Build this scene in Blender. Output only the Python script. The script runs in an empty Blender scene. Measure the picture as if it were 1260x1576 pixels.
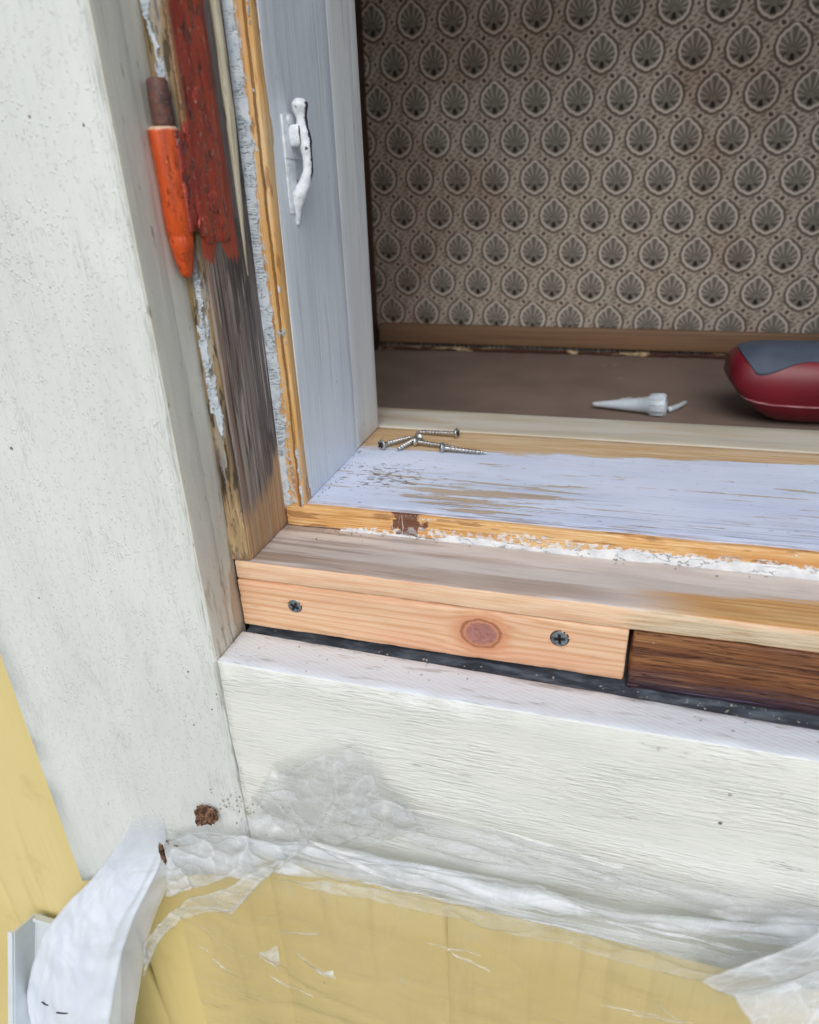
import bpy, bmesh, math, random
from mathutils import Vector, noise as mn
R_ = random.Random(7)
sc = bpy.context.scene
COL = sc.collection

# ------------------------------------------------------------------ camera, sky, sun, exposure
cam_d = bpy.data.cameras.new('camera')
cam = bpy.data.objects.new('camera', cam_d)
COL.objects.link(cam)
cam.location = (0.20188, -0.27, 0.24317)
_r = Vector((0.96102341, 0.27441548, -0.03361767))
_u = Vector((-0.09016452, 0.42604301, 0.90019871))
_f = Vector((-0.26135103, 0.86208091, -0.43417985))
from mathutils import Matrix
cam.rotation_euler = Matrix(((_r.x, _u.x, -_f.x), (_r.y, _u.y, -_f.y), (_r.z, _u.z, -_f.z))).to_euler()
cam_d.sensor_fit = 'VERTICAL'
cam_d.sensor_height = 36.0
cam_d.lens = 1050 / 1576 * 36.0
cam_d.clip_start = 0.01
cam_d.clip_end = 2000
sc.camera = cam
cam_d.dof.use_dof = True
cam_d.dof.focus_distance = 0.43
cam_d.dof.aperture_fstop = 8

SUN_ELEV, SUN_AZ = math.radians(43), math.radians(12)   # azimuth measured from the outward wall normal (-y) towards +x
sun_dir = Vector((math.sin(SUN_AZ) * math.cos(SUN_ELEV), -math.cos(SUN_AZ) * math.cos(SUN_ELEV), math.sin(SUN_ELEV)))
w = bpy.data.worlds.new('World')
sc.world = w
w.use_nodes = True
wn = w.node_tree.nodes
sky = wn.new('ShaderNodeTexSky')
sky.sky_type = 'NISHITA'
sky.sun_disc = False
sky.sun_elevation = SUN_ELEV
sky.sun_rotation = math.atan2(sun_dir.x, sun_dir.y)
sky.air_density = 1.0
sky.dust_density = 1.4
sky.ozone_density = 1.0
wn['Background'].inputs[1].default_value = 0.12
w.node_tree.links.new(sky.outputs[0], wn['Background'].inputs[0])
sd = bpy.data.lights.new('sun', 'SUN')
sd.energy = 1.45
sd.angle = math.radians(45)
sd.color = (1.0, 0.955, 0.895)
sun = bpy.data.objects.new('sun', sd)
COL.objects.link(sun)
sun.rotation_euler = (-sun_dir).to_track_quat('-Z', 'Y').to_euler()
sun.location = sun_dir * 5
sc.view_settings.view_transform = 'Standard'
sc.view_settings.look = 'None'
sc.view_settings.gamma = 1
sc.view_settings.use_curve_mapping = False
sc.view_settings.exposure = 0.33
sc.render.engine = 'CYCLES'
sc.cycles.max_bounces = 7
sc.cycles.diffuse_bounces = 5
sc.cycles.glossy_bounces = 3
sc.cycles.caustics_reflective = False
sc.cycles.caustics_refractive = False
sc.cycles.transparent_max_bounces = 24

# ------------------------------------------------------------------ node helper
def lin(c):
    if isinstance(c, str):
        c = [int(c[i:i + 2], 16) / 255 for i in (0, 2, 4)]
        return tuple((v / 12.92 if v <= 0.04045 else ((v + 0.055) / 1.055) ** 2.4) for v in c) + (1,)
    return tuple(c) + (1,) if len(c) == 3 else tuple(c)

class X:
    def __init__(s, g, o): s.g, s.o = g, o
    def __add__(s, b): return s.g.m('ADD', s, b)
    def __radd__(s, b): return s.g.m('ADD', b, s)
    def __sub__(s, b): return s.g.m('SUBTRACT', s, b)
    def __rsub__(s, b): return s.g.m('SUBTRACT', b, s)
    def __mul__(s, b): return s.g.m('MULTIPLY', s, b)
    def __rmul__(s, b): return s.g.m('MULTIPLY', b, s)
    def __truediv__(s, b): return s.g.m('DIVIDE', s, b)
    def __rtruediv__(s, b): return s.g.m('DIVIDE', b, s)
    def __neg__(s): return s.g.m('MULTIPLY', s, -1)

class G:
    """one procedural material; coordinates are world millimetres"""
    def __init__(s, name):
        s.mat = bpy.data.materials.new(name)
        s.mat.use_nodes = True
        s.t = s.mat.node_tree
        s.t.nodes.clear()
        geo = s.t.nodes.new('ShaderNodeNewGeometry')
        sep = s.t.nodes.new('ShaderNodeSeparateXYZ')
        s.t.links.new(geo.outputs['Position'], sep.inputs[0])
        s.x, s.y, s.z = [X(s, sep.outputs[i]) * 1000 for i in range(3)]
        nsep = s.t.nodes.new('ShaderNodeSeparateXYZ')
        s.t.links.new(geo.outputs['Normal'], nsep.inputs[0])
        s.nx, s.ny, s.nz = [X(s, nsep.outputs[i]) for i in range(3)]
        s.point = X(s, geo.outputs['Pointiness'])
    def put(s, sock, v):
        if isinstance(v, X): s.t.links.new(v.o, sock)
        else: sock.default_value = v
    def m(s, op, a, b=None, c=None, clamp=False):
        n = s.t.nodes.new('ShaderNodeMath'); n.operation = op; n.use_clamp = clamp
        s.put(n.inputs[0], a)
        if b is not None: s.put(n.inputs[1], b)
        if c is not None: s.put(n.inputs[2], c)
        return X(s, n.outputs[0])
    def sin(s, a): return s.m('SINE', a)
    def abs(s, a): return s.m('ABSOLUTE', a)
    def mn(s, a, b): return s.m('MINIMUM', a, b)
    def mx(s, a, b): return s.m('MAXIMUM', a, b)
    def sq(s, a): return a * a
    def sqrt(s, a): return s.m('SQRT', a)
    def gauss(s, a, sd): return s.m('EXPONENT', -(s.sq(a * (1.0 / sd))))
    def clamp(s, a): return s.m('ADD', a, 0.0, clamp=True)
    def ss(s, e0, e1, x):
        n = s.t.nodes.new('ShaderNodeMapRange'); n.interpolation_type = 'SMOOTHSTEP'
        s.put(n.inputs[0], x)
        if e0 <= e1: vals = (e0, e1, 0.0, 1.0)
        else: vals = (e1, e0, 1.0, 0.0)
        for i, v in enumerate(vals): n.inputs[1 + i].default_value = v
        return X(s, n.outputs[0])
    def vec(s, x, y, z):
        n = s.t.nodes.new('ShaderNodeCombineXYZ')
        for i, v in enumerate((x, y, z)): s.put(n.inputs[i], v)
        return n.outputs[0]
    def noise(s, sx, sy=None, sz=None, detail=3, rough=0.55, dist=0.0, off=0.0):
        """feature size about 1/s millimetres on each axis"""
        sy = sx if sy is None else sy; sz = sx if sz is None else sz
        n = s.t.nodes.new('ShaderNodeTexNoise')
        s.t.links.new(s.vec(s.x * sx + off, s.y * sy + off * .7, s.z * sz - off), n.inputs['Vector'])
        n.inputs['Scale'].default_value = 1.0; n.inputs['Detail'].default_value = detail
        n.inputs['Roughness'].default_value = rough; n.inputs['Distortion'].default_value = dist
        return X(s, n.outputs[0])
    def voro(s, sx, sy=None, sz=None, feat='F1', rnd=1.0, off=0.0):
        sy = sx if sy is None else sy; sz = sx if sz is None else sz
        n = s.t.nodes.new('ShaderNodeTexVoronoi'); n.feature = feat
        s.t.links.new(s.vec(s.x * sx + off, s.y * sy + off, s.z * sz - off), n.inputs['Vector'])
        n.inputs['Scale'].default_value = 1.0; n.inputs['Randomness'].default_value = rnd
        return X(s, n.outputs['Distance'])
    def attr(s, name):
        n = s.t.nodes.new('ShaderNodeAttribute'); n.attribute_name = name
        return X(s, n.outputs['Fac'])
    def col(s, c):
        n = s.t.nodes.new('ShaderNodeRGB'); n.outputs[0].default_value = lin(c)
        return X(s, n.outputs[0])
    def mix(s, f, a, b, mode='MIX'):
        n = s.t.nodes.new('ShaderNodeMix'); n.data_type = 'RGBA'; n.blend_type = mode
        s.put(n.inputs[0], f)
        for i, c in ((6, a), (7, b)):
            if isinstance(c, X): s.t.links.new(c.o, n.inputs[i])
            else: n.inputs[i].default_value = lin(c)
        return X(s, n.outputs[2])
    def ramp(s, x, stops):
        n = s.t.nodes.new('ShaderNodeValToRGB')
        el = n.color_ramp.elements
        while len(el) < len(stops): el.new(0.5)
        for e, (p, c) in zip(el, stops): e.position = p; e.color = lin(c)
        s.put(n.inputs[0], x)
        return X(s, n.outputs[0])
    def bump(s, h, dist=1.0, strength=1.0):
        """h in millimetres times dist"""
        n = s.t.nodes.new('ShaderNodeBump'); n.inputs['Strength'].default_value = strength
        n.inputs['Distance'].default_value = dist * 0.001
        s.put(n.inputs['Height'], h)
        return n.outputs[0]
    def out(s, color, rough=0.6, bump=None, spec=0.4, metal=0.0, alpha=None, trans=None, sss=None, coat=None):
        p = s.t.nodes.new('ShaderNodeBsdfPrincipled')
        if isinstance(color, X): s.t.links.new(color.o, p.inputs['Base Color'])
        else: p.inputs['Base Color'].default_value = lin(color)
        s.put(p.inputs['Roughness'], rough)
        p.inputs['Specular IOR Level'].default_value = spec
        s.put(p.inputs['Metallic'], metal)
        if alpha is not None: s.put(p.inputs['Alpha'], alpha)
        if trans is not None: s.put(p.inputs['Transmission Weight'], trans)
        if coat is not None: s.put(p.inputs['Coat Weight'], coat)
        if bump is not None: s.t.links.new(bump, p.inputs['Normal'])
        o = s.t.nodes.new('ShaderNodeOutputMaterial')
        s.t.links.new(p.outputs[0], o.inputs[0])
        s.p = p
        return s.mat

# ------------------------------------------------------------------ materials
M = {}
def specks(g, sc, thr, off=0.0):
    v = g.voro(sc, off=off)
    gate = g.ss(0.62, 0.68, g.noise(sc * .43, detail=1, off=off + 31))
    return g.ss(thr, thr * .55, v) * gate

def m_casing_stile():
    g = G('white_casing_paint')
    big = g.noise(.012, .012, .006, detail=3)
    streak = g.noise(.25, .25, .02, detail=3)
    c = g.mix(g.ss(.3, .75, big), 'e5e7e3', 'd9dcd8')
    c = g.mix(g.ss(.50, .75, streak) * .22, c, 'c3c6be')
    stain = g.ss(.52, .70, g.noise(.03, .03, .012, detail=5, rough=.62, off=57))
    c = g.mix(stain * .12, c, 'b9b9ae')
    s1 = specks(g, .09, .11) + specks(g, .3, .13, 7.0) * .4
    c = g.mix(g.clamp(s1) * .9, c, '6b675c')
    # worn, dirty arris next to the reveal
    edge = g.ss(-3.0, -.8, g.x) * g.ss(.45, .62, g.noise(.5, .5, .06))
    c = g.mix(edge * .5, c, 'a7a99e')
    pim = g.ss(.30, .08, g.voro(.42, .42, .36)) * g.ss(.42, .60, g.noise(.05, detail=2, off=4))
    crk = g.ss(.018, .0, g.abs(g.noise(.5, .5, .03, detail=3, off=77) - .5)) * g.ss(.56, .66, g.noise(.04, .04, .02, detail=2, off=83))
    c = g.mix(crk * .12, c, '8f9290')
    h = g.noise(.5, .5, .05, detail=4) * .35 + g.noise(1.6, detail=2) * .10 - crk * .12 + pim * .34 - g.clamp(s1) * .5 \
        + g.ss(.62, .68, g.noise(.6, .6, .35, detail=2, off=12)) * .22 + (g.sin(g.x * 3.2) * .5 + .5) * g.ss(-7, -4, g.x) * .35
    return g.out(c, .42, g.bump(h, .8), .45)
M['casing'] = m_casing_stile()

def m_casing_rail():
    g = G('white_rough_sawn_paint')
    rip = g.noise(.065, .12, .62, detail=3, dist=.8)
    rip2 = g.noise(.09, .2, 2.2, detail=2, off=5)
    big = g.noise(.008, .03, .03, detail=3)
    c = g.mix(g.ss(.3, .7, big), 'ebebe4', 'e2e3dc')
    c = g.mix(g.ss(.42, .30, rip) * .25, c, 'bcc1bd')
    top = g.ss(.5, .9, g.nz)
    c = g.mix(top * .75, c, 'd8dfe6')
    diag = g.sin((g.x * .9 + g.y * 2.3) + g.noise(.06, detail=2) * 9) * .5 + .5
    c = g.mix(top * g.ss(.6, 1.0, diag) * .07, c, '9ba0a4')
    wear = g.ss(.58, .70, g.noise(.03, .2, .2, detail=4, off=3)) * top
    c = g.mix(wear * .5, c, '97928c')
    chip = g.ss(.66, .74, g.noise(.035, .25, .25, detail=4, off=11)) * g.ss(-4, -1, g.z)
    c = g.mix(chip * .8, c, 'b89a72')
    s1 = specks(g, .09, .12, 3.0)
    c = g.mix(s1 * .9, c, '5d564c')
    grime = g.ss(6, 0, g.x) * g.ss(.4, .65, g.noise(.12, .3, .12, detail=4, off=8)) * .6
    c = g.mix(grime, c, '9a9788')
    ripg = g.ss(.35, .65, g.noise(.012, .03, .03, detail=2, off=91)) * .75 + .25
    crk = g.ss(.012, .0, g.abs(g.noise(.02, .3, .5, detail=3, off=95) - .5)) * g.ss(.60, .66, g.noise(.02, .05, .05, detail=2, off=97))
    c = g.mix(crk * .8, c, '5f5a50')
    h = rip * 1.5 * ripg * (1 - top * .8) + rip2 * .3 + diag * top * .05 - chip * .3 - s1 * .4
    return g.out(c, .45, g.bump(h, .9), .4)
M['rail_paint'] = m_casing_rail()

def m_reveal():
    g = G('reveal_paint')
    n = g.noise(.03, .06, .015, detail=4)
    c = g.mix(g.ss(.3, .7, n), 'dddace', 'd0cec2')
    fib = g.noise(.4, .4, .03, detail=3, off=2)
    c = g.mix(g.ss(.55, .75, fib) * .3, c, 'b0a996')
    spot = g.ss(.66, .72, g.noise(.3, .3, .09, detail=3, off=6))
    c = g.mix(spot * .7, c, '857d6c')
    # bare wood where the paint has gone, low down and next to the frame
    bare = g.ss(.48, .60, g.noise(.2, .2, .03, detail=4, off=9) + g.ss(20, 36, g.y) * .16 - g.ss(20, 120, g.z) * .30)
    c = g.mix(bare * .75, c, 'ad9a80')
    saw = g.sin(g.z * 1.5 + g.y * 1.1) * .5 + .5
    h = n * .3 + fib * .35 + saw * .09 - bare * .25
    return g.out(c, .55, g.bump(h, .8), .35)
M['reveal'] = m_reveal()

def m_siding():
    g = G('yellow_siding_paint')
    n = g.noise(.008, .008, .002, detail=3)
    c = g.mix(g.ss(.3, .7, n), 'e6d498', 'dfcb8a')
    st = g.noise(.3, .3, .008, detail=3, off=5)
    c = g.mix(g.ss(.55, .8, st) * .2, c, 'd0b876')
    s1 = specks(g, .05, .07, 2.0)
    c = g.mix(s1 * .8, c, '8a7240')
    run = g.ss(.54, .72, g.noise(.06, .06, .004, detail=3, off=31))
    c = g.mix(run * .25, c, 'b79f66')
    dirt = g.ss(.55, .75, g.noise(.02, .02, .02, detail=5, rough=.65, off=41))
    c = g.mix(dirt * .22, c, 'a8935e')
    h = st * .35 + g.noise(.7, .7, .2, detail=2) * .1
    return g.out(c, .5, g.bump(h, .7), .35)
M['siding'] = m_siding()

KX, KZ = 147.8, 19.4
def m_pine():
    g = G('fresh_pine')
    dx, dz = g.x - KX, g.z - KZ
    r = g.sqrt(g.sq(dx * .83) + g.sq(dz))
    th = g.m('ARCTAN2', dz, dx)
    warp = g.noise(.012, .05, .05, detail=2) * 7 + g.noise(.05, .3, .3, detail=2, off=4) * 1.1
    # the grain swings round the knot
    r2 = g.mx(g.sq(dx * .9) + g.sq(dz), 72.0)
    t = dz * (1 - 72.0 / r2) + g.y * .55 + warp * .8 + g.x * .02
    ring = g.sin(t * 1.6 + g.noise(.004, .25, .25, detail=3, off=61) * 9) * .5 + .5
    ring = g.m('POWER', ring, 2.2) * (.35 + g.noise(.006, .2, .2, detail=2, off=66) * .9)
    fib = g.noise(.02, 1.6, 1.6, detail=3, off=2)
    c = g.mix(ring * .8, 'e6c3a0', 'cb9468')
    c = g.mix(g.ss(.4, .75, fib) * .35, c, 'c07f4d')
    red = g.ss(.45, .7, g.noise(.01, .06, .06, detail=2, off=15))
    c = g.mix(red * .45, c, 'e0a082')
    kr = r + g.noise(.25, detail=3, off=6) * 3.0 - 1.5
    halo = g.ss(18, 9, kr)
    c = g.mix(halo * .8, c, 'cc8a62')
    kring = g.sin(kr * 2.6) * .5 + .5
    kc = g.mix(kring * .25 + g.ss(.4, .6, g.noise(.2, detail=3, off=74)) * .4, 'b07c70', '94625c')
    crack = g.ss(.35, .1, g.abs(dx + g.noise(.3, detail=2) * 4 - 2.3)) * g.ss(5, 2, r)
    kc = g.mix(g.ss(.55, .7, g.noise(.4, detail=4, off=71)) * .5, kc, '6a3f3a')
    kn = g.ss(8.4, 6.6, kr)
    c = g.mix(kn, c, kc)
    c = g.mix(g.ss(1.2, .3, g.abs(kr - 9.0)) * .6, c, '7b4434')
    smudge = g.ss(.62, .72, g.noise(.05, .3, .3, detail=4, off=21))
    c = g.mix(smudge * .25, c, '8a5a38')
    h = ring * -.10 + fib * .18 + kn * .15
    return g.out(c, g.mx(.5 - kn * .12, .3), g.bump(h, .9), .35)
M['pine'] = m_pine()

def m_lip():
    g = G('sanded_frame_wood')
    front = g.ss(-.55, -.85, g.ny)
    fib = g.noise(.03, 1.4, 1.6, detail=5, rough=.65, off=3)
    band = g.noise(.01, .4, .4, detail=4, off=8)
    n1 = g.noise(.015, .08, .08, detail=4, dist=.4)
    # top: grey-beige sanded timber with brown streaks
    c = g.mix(g.ss(.35, .65, n1), 'd8cec6', 'c8bdb4')
    c = g.mix(g.ss(.52, .72, fib) * .22, c, '8f7f73')
    dark = g.ss(.52, .68, g.noise(.012, .22, .2, detail=4, off=12) + g.ss(120, 0, g.x) * .06)
    c = g.mix(dark * g.ss(200, 60, g.x) * .5, c, '6f5c52')
    brown = g.ss(.46, .60, g.noise(.008, .1, .1, detail=4, off=20) + g.ss(58, 42, g.y) * .20 - .10) * g.ss(230, 190, g.x)
    c = g.mix(brown * .4, c, '96714f')
    # amber stain along the front of the top on the right-hand stretch
    ed = g.y + g.noise(.02, .3, .1, detail=4, off=33) * 16 - 8 - g.ss(215, 330, g.x) * 3
    st = g.ss(212, 262, g.x + (fib - .5) * 70) * g.ss(57, 53.5, ed - g.ss(225, 330, g.x) * 4 + (fib - .5) * 10)
    amber = g.ramp(band * .6 + fib * .5, [(.3, '8a5a26'), (.5, 'c98f45'), (.68, 'dfb87a'), (.8, 'cfc0a0')])
    c = g.mix(st * .9, c, amber)
    # front: pale new-looking edge
    cf = g.mix(g.ss(.4, .7, fib), 'ebccac', 'd9a880')
    cf = g.mix(g.ss(.5, .7, band) * .5, cf, 'e3a583')
    old = g.ss(215, 235, g.x + g.noise(.05, .3, .2, detail=3) * 30 - 15)
    cf = g.mix(old * g.ss(.35, .55, band) * .9, cf, g.mix(g.ss(.45, .6, fib), 'd6c6ab', 'ac9672'))
    c = g.mix(front, c, cf)
    h = fib * .35 + n1 * .2 - dark * .1
    return g.out(c, .55, g.bump(h, .9), .3)
M['lip'] = m_lip()

def m_dark_rail():
    g = G('dark_stained_wood')
    fib = g.noise(.03, 1.3, 1.5, detail=5, rough=.65, off=3)
    band = g.noise(.012, .12, .2, detail=5, rough=.6, dist=.4, off=7)
    c = g.ramp(band * .65 + fib * .4, [(.30, '3b2018'), (.46, '6b4028'), (.58, '8d5c36'), (.72, 'a87a4c')])
    low = g.ss(12, -1, g.z + g.noise(.03, .2, .2, detail=3) * 8 - 4)
    c = g.mix(low * .85, c, '33283a')
    blue = low * g.ss(.55, .68, g.noise(.02, .5, .6, detail=3, off=15))
    c = g.mix(blue * .6, c, '6b6f8c')
    s1 = specks(g, .12, .12, 9.0)
    c = g.mix(s1, c, 'c9b79a')
    crk = g.ss(.02, .0, g.abs(g.noise(.015, .5, .5, detail=3, off=63) - .5))
    c = g.mix(crk * .7, c, '20140f')
    pl = g.ss(.60, .66, g.noise(.02, .6, .7, detail=4, off=67))
    c = g.mix(pl * .45, c, 'b08a60')
    h = fib * .6 + band * .3 - crk * .5
    return g.out(c, g.mx(.32 + fib * .25, .2), g.bump(h, .9), .45)
M['dark_rail'] = m_dark_rail()

def m_membrane():
    g = G('dark_membrane')
    n = g.noise(.06, .25, .25, detail=4)
    c = g.mix(g.ss(.4, .7, n), '3c4147', '646c75')
    d = g.ss(.66, .74, g.noise(.25, .4, .4, detail=3, off=4))
    c = g.mix(d * .6, c, '8a8378')
    return g.out(c, .5, g.bump(n * .8, 1.0), .4)
M['membrane'] = m_membrane()

def m_sill():
    g = G('sill_worn_paint')
    fib = g.noise(.022, 1.2, .5, detail=5, rough=.62, off=3)
    fibf = g.noise(.03, 2.6, 1.0, detail=2, off=17)
    big = g.noise(.01, .03, .03, detail=3, off=1)
    paint = g.mix(g.ss(.35, .7, big), 'e2ebfd', 'd4dff4')
    paint = g.mix(g.ss(.5, .75, fib) * .4, paint, 'b4bdd0')
    warmp = g.ss(.58, .75, g.noise(.02, .06, .06, detail=2, off=40))
    paint = g.mix(warmp * .2, paint, 'cfc7c6')
    wood = g.mix(g.ss(.38, .68, fib), 'dcc3a0', 'c39f74')
    wood = g.mix(g.ss(.5, .8, g.noise(.02, .1, .1, detail=3, off=9)) * .5, wood, 'e0d3bc')
    amberw = g.ss(.5, .64, g.noise(.012, .25, .1, detail=3, off=14))
    wood = g.mix(amberw * .45, wood, 'c59a5e')
    # paint ends in a ragged feathered line towards the room
    edge = g.y - (190 + g.ss(30, 330, g.x) * 22) + (g.noise(.025, .12, .1, detail=4, off=6) - .5) * 26 + (fib - .5) * 12
    f_wood = g.ss(-3, 3, edge)
    # crackle near the left end: small dark checks where paint is lost
    chk = g.noise(.16, .55, .3, detail=4, rough=.6, off=22)
    zone = g.gauss(g.x - 62, 34) * g.gauss(g.y - 140, 26)
    checks = g.ss(.585, .63, chk + zone * .17 - .10)
    rub = g.noise(.02, .28, .2, detail=5, off=28)
    rz = g.gauss(g.x - 135, 55) * g.gauss(g.y - 122, 24)
    worn = g.ss(.57, .615, rub + rz * .26 - .07 + (g.noise(.18, .8, .4, detail=3, off=88) - .5) * .16)
    c = g.mix(worn * .85, paint, g.mix(g.ss(.4, .6, fibf), 'b7a184', 'cdb58e'))
    c = g.mix(checks * .85, c, '7a6257')
    lines = g.ss(.58, .64, g.noise(.008, .8, .4, detail=3, off=51)) * g.ss(165, 95, g.y) * g.ss(40, 120, g.x)
    c = g.mix(lines * .6, c, '8b8b9c')
    far = g.ss(.70, .73, g.noise(.12, .5, .3, detail=4, off=63))
    c = g.mix(far * .7, c, '6f6266')
    # paint worn through at the outer arris
    ar = g.ss(92, 86, g.y + (g.noise(.05, .4, .3, detail=4, off=70) - .5) * 14)
    c = g.mix(ar * .65, c, '8a7470')
    c = g.mix(f_wood, c, wood)
    h = fib * .25 + fibf * .12 - (checks * .5 + worn * .25 + f_wood * .2 + lines * .25)
    return g.out(c, g.mx(.46 + f_wood * .15, .3), g.bump(h, .9), .35)
M['sill'] = m_sill()

def m_ledge():
    g = G('bare_ledge_wood')
    fib = g.noise(.01, .9, .9, detail=4, off=5)
    b = g.noise(.008, .05, .05, detail=3, off=2)
    c = g.mix(g.ss(.35, .65, b), 'cdc9bc', 'bdb6a4')
    c = g.mix(g.ss(.5, .75, fib) * .35, c, 'b39a76')
    c = g.mix(g.ss(.55, .72, g.noise(.02, .1, .1, detail=3, off=30)) * .4, c, 'c9a878')
    c = g.mix(g.ss(150, 40, g.x) * g.ss(.4, .7, b) * .5, c, 'b78c62')
    return g.out(c, .55, g.bump(fib * .3, .9), .3)
M['ledge'] = m_ledge()

def paint_strip(name, axis):
    """bare amber pine with old white paint along one side; axis 'z' for the jamb stop, 'x' for the sill step"""
    g = G(name)
    if axis == 'z':
        fib = g.noise(1.2, 1.2, .012, detail=4, off=3)
        wav = (g.noise(.05, .05, .014, detail=5, rough=.6, off=2) - .5) * 10 + (g.noise(.4, .4, .25, detail=4, off=8) - .5) * 3.4
        s = g.x + wav
        # old paint on the left, bare timber on the right
        f = g.ss(19.2, 18.0, s - g.ss(150, 70, g.z) * 1.2)
        ridge = g.noise(.2, .2, .55, detail=3, off=12)
        groove = g.ss(1.0, .3, g.abs(g.x - 22.6 + wav * .35))
        low = g.ss(125, 70, g.z)
    else:
        fib = g.noise(.012, 1.2, 1.2, detail=4, off=3)
        wav = (g.noise(.014, .06, .06, detail=5, rough=.62, off=2) - .5) * 17 + (g.noise(.2, .4, .4, detail=4, off=8) - .5) * 5.0
        s = g.z + wav
        f = g.ss(54.2, 53.2, s - g.ss(60, 200, g.x) * 1.5 + g.ss(120, 40, g.x) * 4.5)
        ridge = g.noise(.06, .3, .3, detail=3, off=12)
        groove = g.ss(.9, .3, g.abs(g.z - 47.5 + wav * .15)) * .7
        low = 0.0
    notch = g.ss(.60, .64, g.noise(.1, .1, .03, detail=4, off=57) if axis == 'z' else g.noise(.03, .2, .2, detail=4, off=57))
    am = g.ramp(fib * .75 + g.noise(.02, .02, .02, detail=2, off=5) * .35, [(.34, '9a6430'), (.47, 'cf9a5a'), (.60, 'deb57c'), (.76, 'ead2ac')])
    if axis == 'z':
        pc = g.mix(g.ss(.35, .65, ridge), 'ccd4dc', 'b3bfc9')
        pc = g.mix(g.ss(.58, .68, g.noise(.4, .4, .12, detail=4, off=19)) * .7, pc, '7d8186')
        pc = g.mix(low * g.ss(.45, .6, g.noise(.25, .25, .05, detail=3, off=29)) * .8, pc, 'c2bda0')
        am = g.mix(low * .5, am, 'd2a97c')
        drk = g.ss(.60, .68, g.noise(.15, .15, .02, detail=3, off=33))
        am = g.mix(drk * .6, am, '96542a')
    else:
        pc = g.mix(g.ss(.4, .65, ridge), 'e4e6e6', 'c5c9cc')
        flk = g.ss(.56, .61, g.noise(.035, .3, .3, detail=5, rough=.6, off=19) + g.ss(215, 330, g.x) * .05)
        pc = g.mix(flk * .8, pc, g.mix(g.ss(.4, .6, fib), '8d6f5e', '5f6470'))
        rz = g.gauss(g.x - 93 + (g.noise(.2, .2, .15, detail=4, off=99) - .5) * 22, 12)
        burnt = g.ss(.50, .60, rz * .55 + g.noise(.22, .22, .10, detail=5, rough=.65, off=44) * .62 - .08)
        am = g.mix(g.ss(.5, .7, g.noise(.015, .1, .1, detail=3, off=81)) * .6, am, 'c98a4e')
        am = g.mix(burnt * .9, am, '5d3630')
        pc = g.mix(burnt * .5, pc, '6b5048')
        tick = g.ss(.6, .75, g.noise(.9, .9, .05, detail=2, off=55)) * g.ss(.2, .6, rz)
        am = g.mix(tick, am, 'd8cfc4')
    am = g.mix(notch * .6, am, '8a5a34')
    res = f * g.ss(.45, .55, g.noise(.3, .3, .3, detail=4, off=91))
    c = g.mix(res * .7, am, pc)
    c = g.mix(groove * .75, c, '6b4420')
    h = fib * .5 + res * .3 - groove * .9
    return g.out(c, g.mx(.36 + f * .16, .25), g.bump(h, 1.0), .4)
def m_old_paint(name, a, b, crack):
    g = G(name)
    n = g.noise(.12, detail=4)
    c = g.mix(g.ss(.35, .65, n), a, b)
    if crack == 'z':
        k = g.noise(.15, .15, 1.1, detail=3, off=7)
    else:
        k = g.noise(.1, .15, .2, detail=3, off=7)
    cr = g.ss(.022, .0, g.abs(k - .5)) * g.ss(.42, .58, g.noise(.06, detail=2, off=17))
    c = g.mix(cr * .5, c, '7f7f82')
    d = g.ss(.66, .72, g.noise(.35, detail=4, off=23))
    c = g.mix(d * .55, c, '8e8a84')
    return g.out(c, .5, g.bump(n * .5 - cr * .6 - d * .3, 1.0), .4)
M['paint_blue'] = m_old_paint('old_blue_white_paint', 'd6dee6', 'c0ccd6', 'z')
M['paint_white'] = m_old_paint('old_white_paint', 'e6e8e8', 'd0d4d6', 'x')
M['stop_strip'] = paint_strip('stop_strip_paint', 'z')
M['step_strip'] = paint_strip('sill_step_paint', 'x')

def m_jamb(name, a, b, off):
    g = G(name)
    n = g.noise(.02, .05, .008, detail=4, off=off)
    c = g.mix(g.ss(.3, .7, n), a, b)
    br = g.noise(.4, .45, .018, detail=3, off=off + 3)
    c = g.mix(g.ss(.52, .75, br) * .3, c, 'a8a9b4')
    lil = g.ss(.55, .72, g.noise(.02, .09, .012, detail=3, off=off + 8))
    c = g.mix(lil * .35, c, 'b3aebf')
    sp = g.ss(.71, .75, g.noise(.25, .25, .12, detail=4, off=off + 15))
    c = g.mix(sp * .5, c, '83868e')
    h = br * .3 + n * .25 + g.noise(1.2, detail=2) * .08
    return g.out(c, .38, g.bump(h, .8), .45)
M['jamb'] = m_jamb('jamb_paint', 'e2e8ed', 'd2dae1', 1.0)
M['inner_jamb'] = m_jamb('inner_jamb_paint', 'e2e5e2', 'd6dad9', 20.0)

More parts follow.
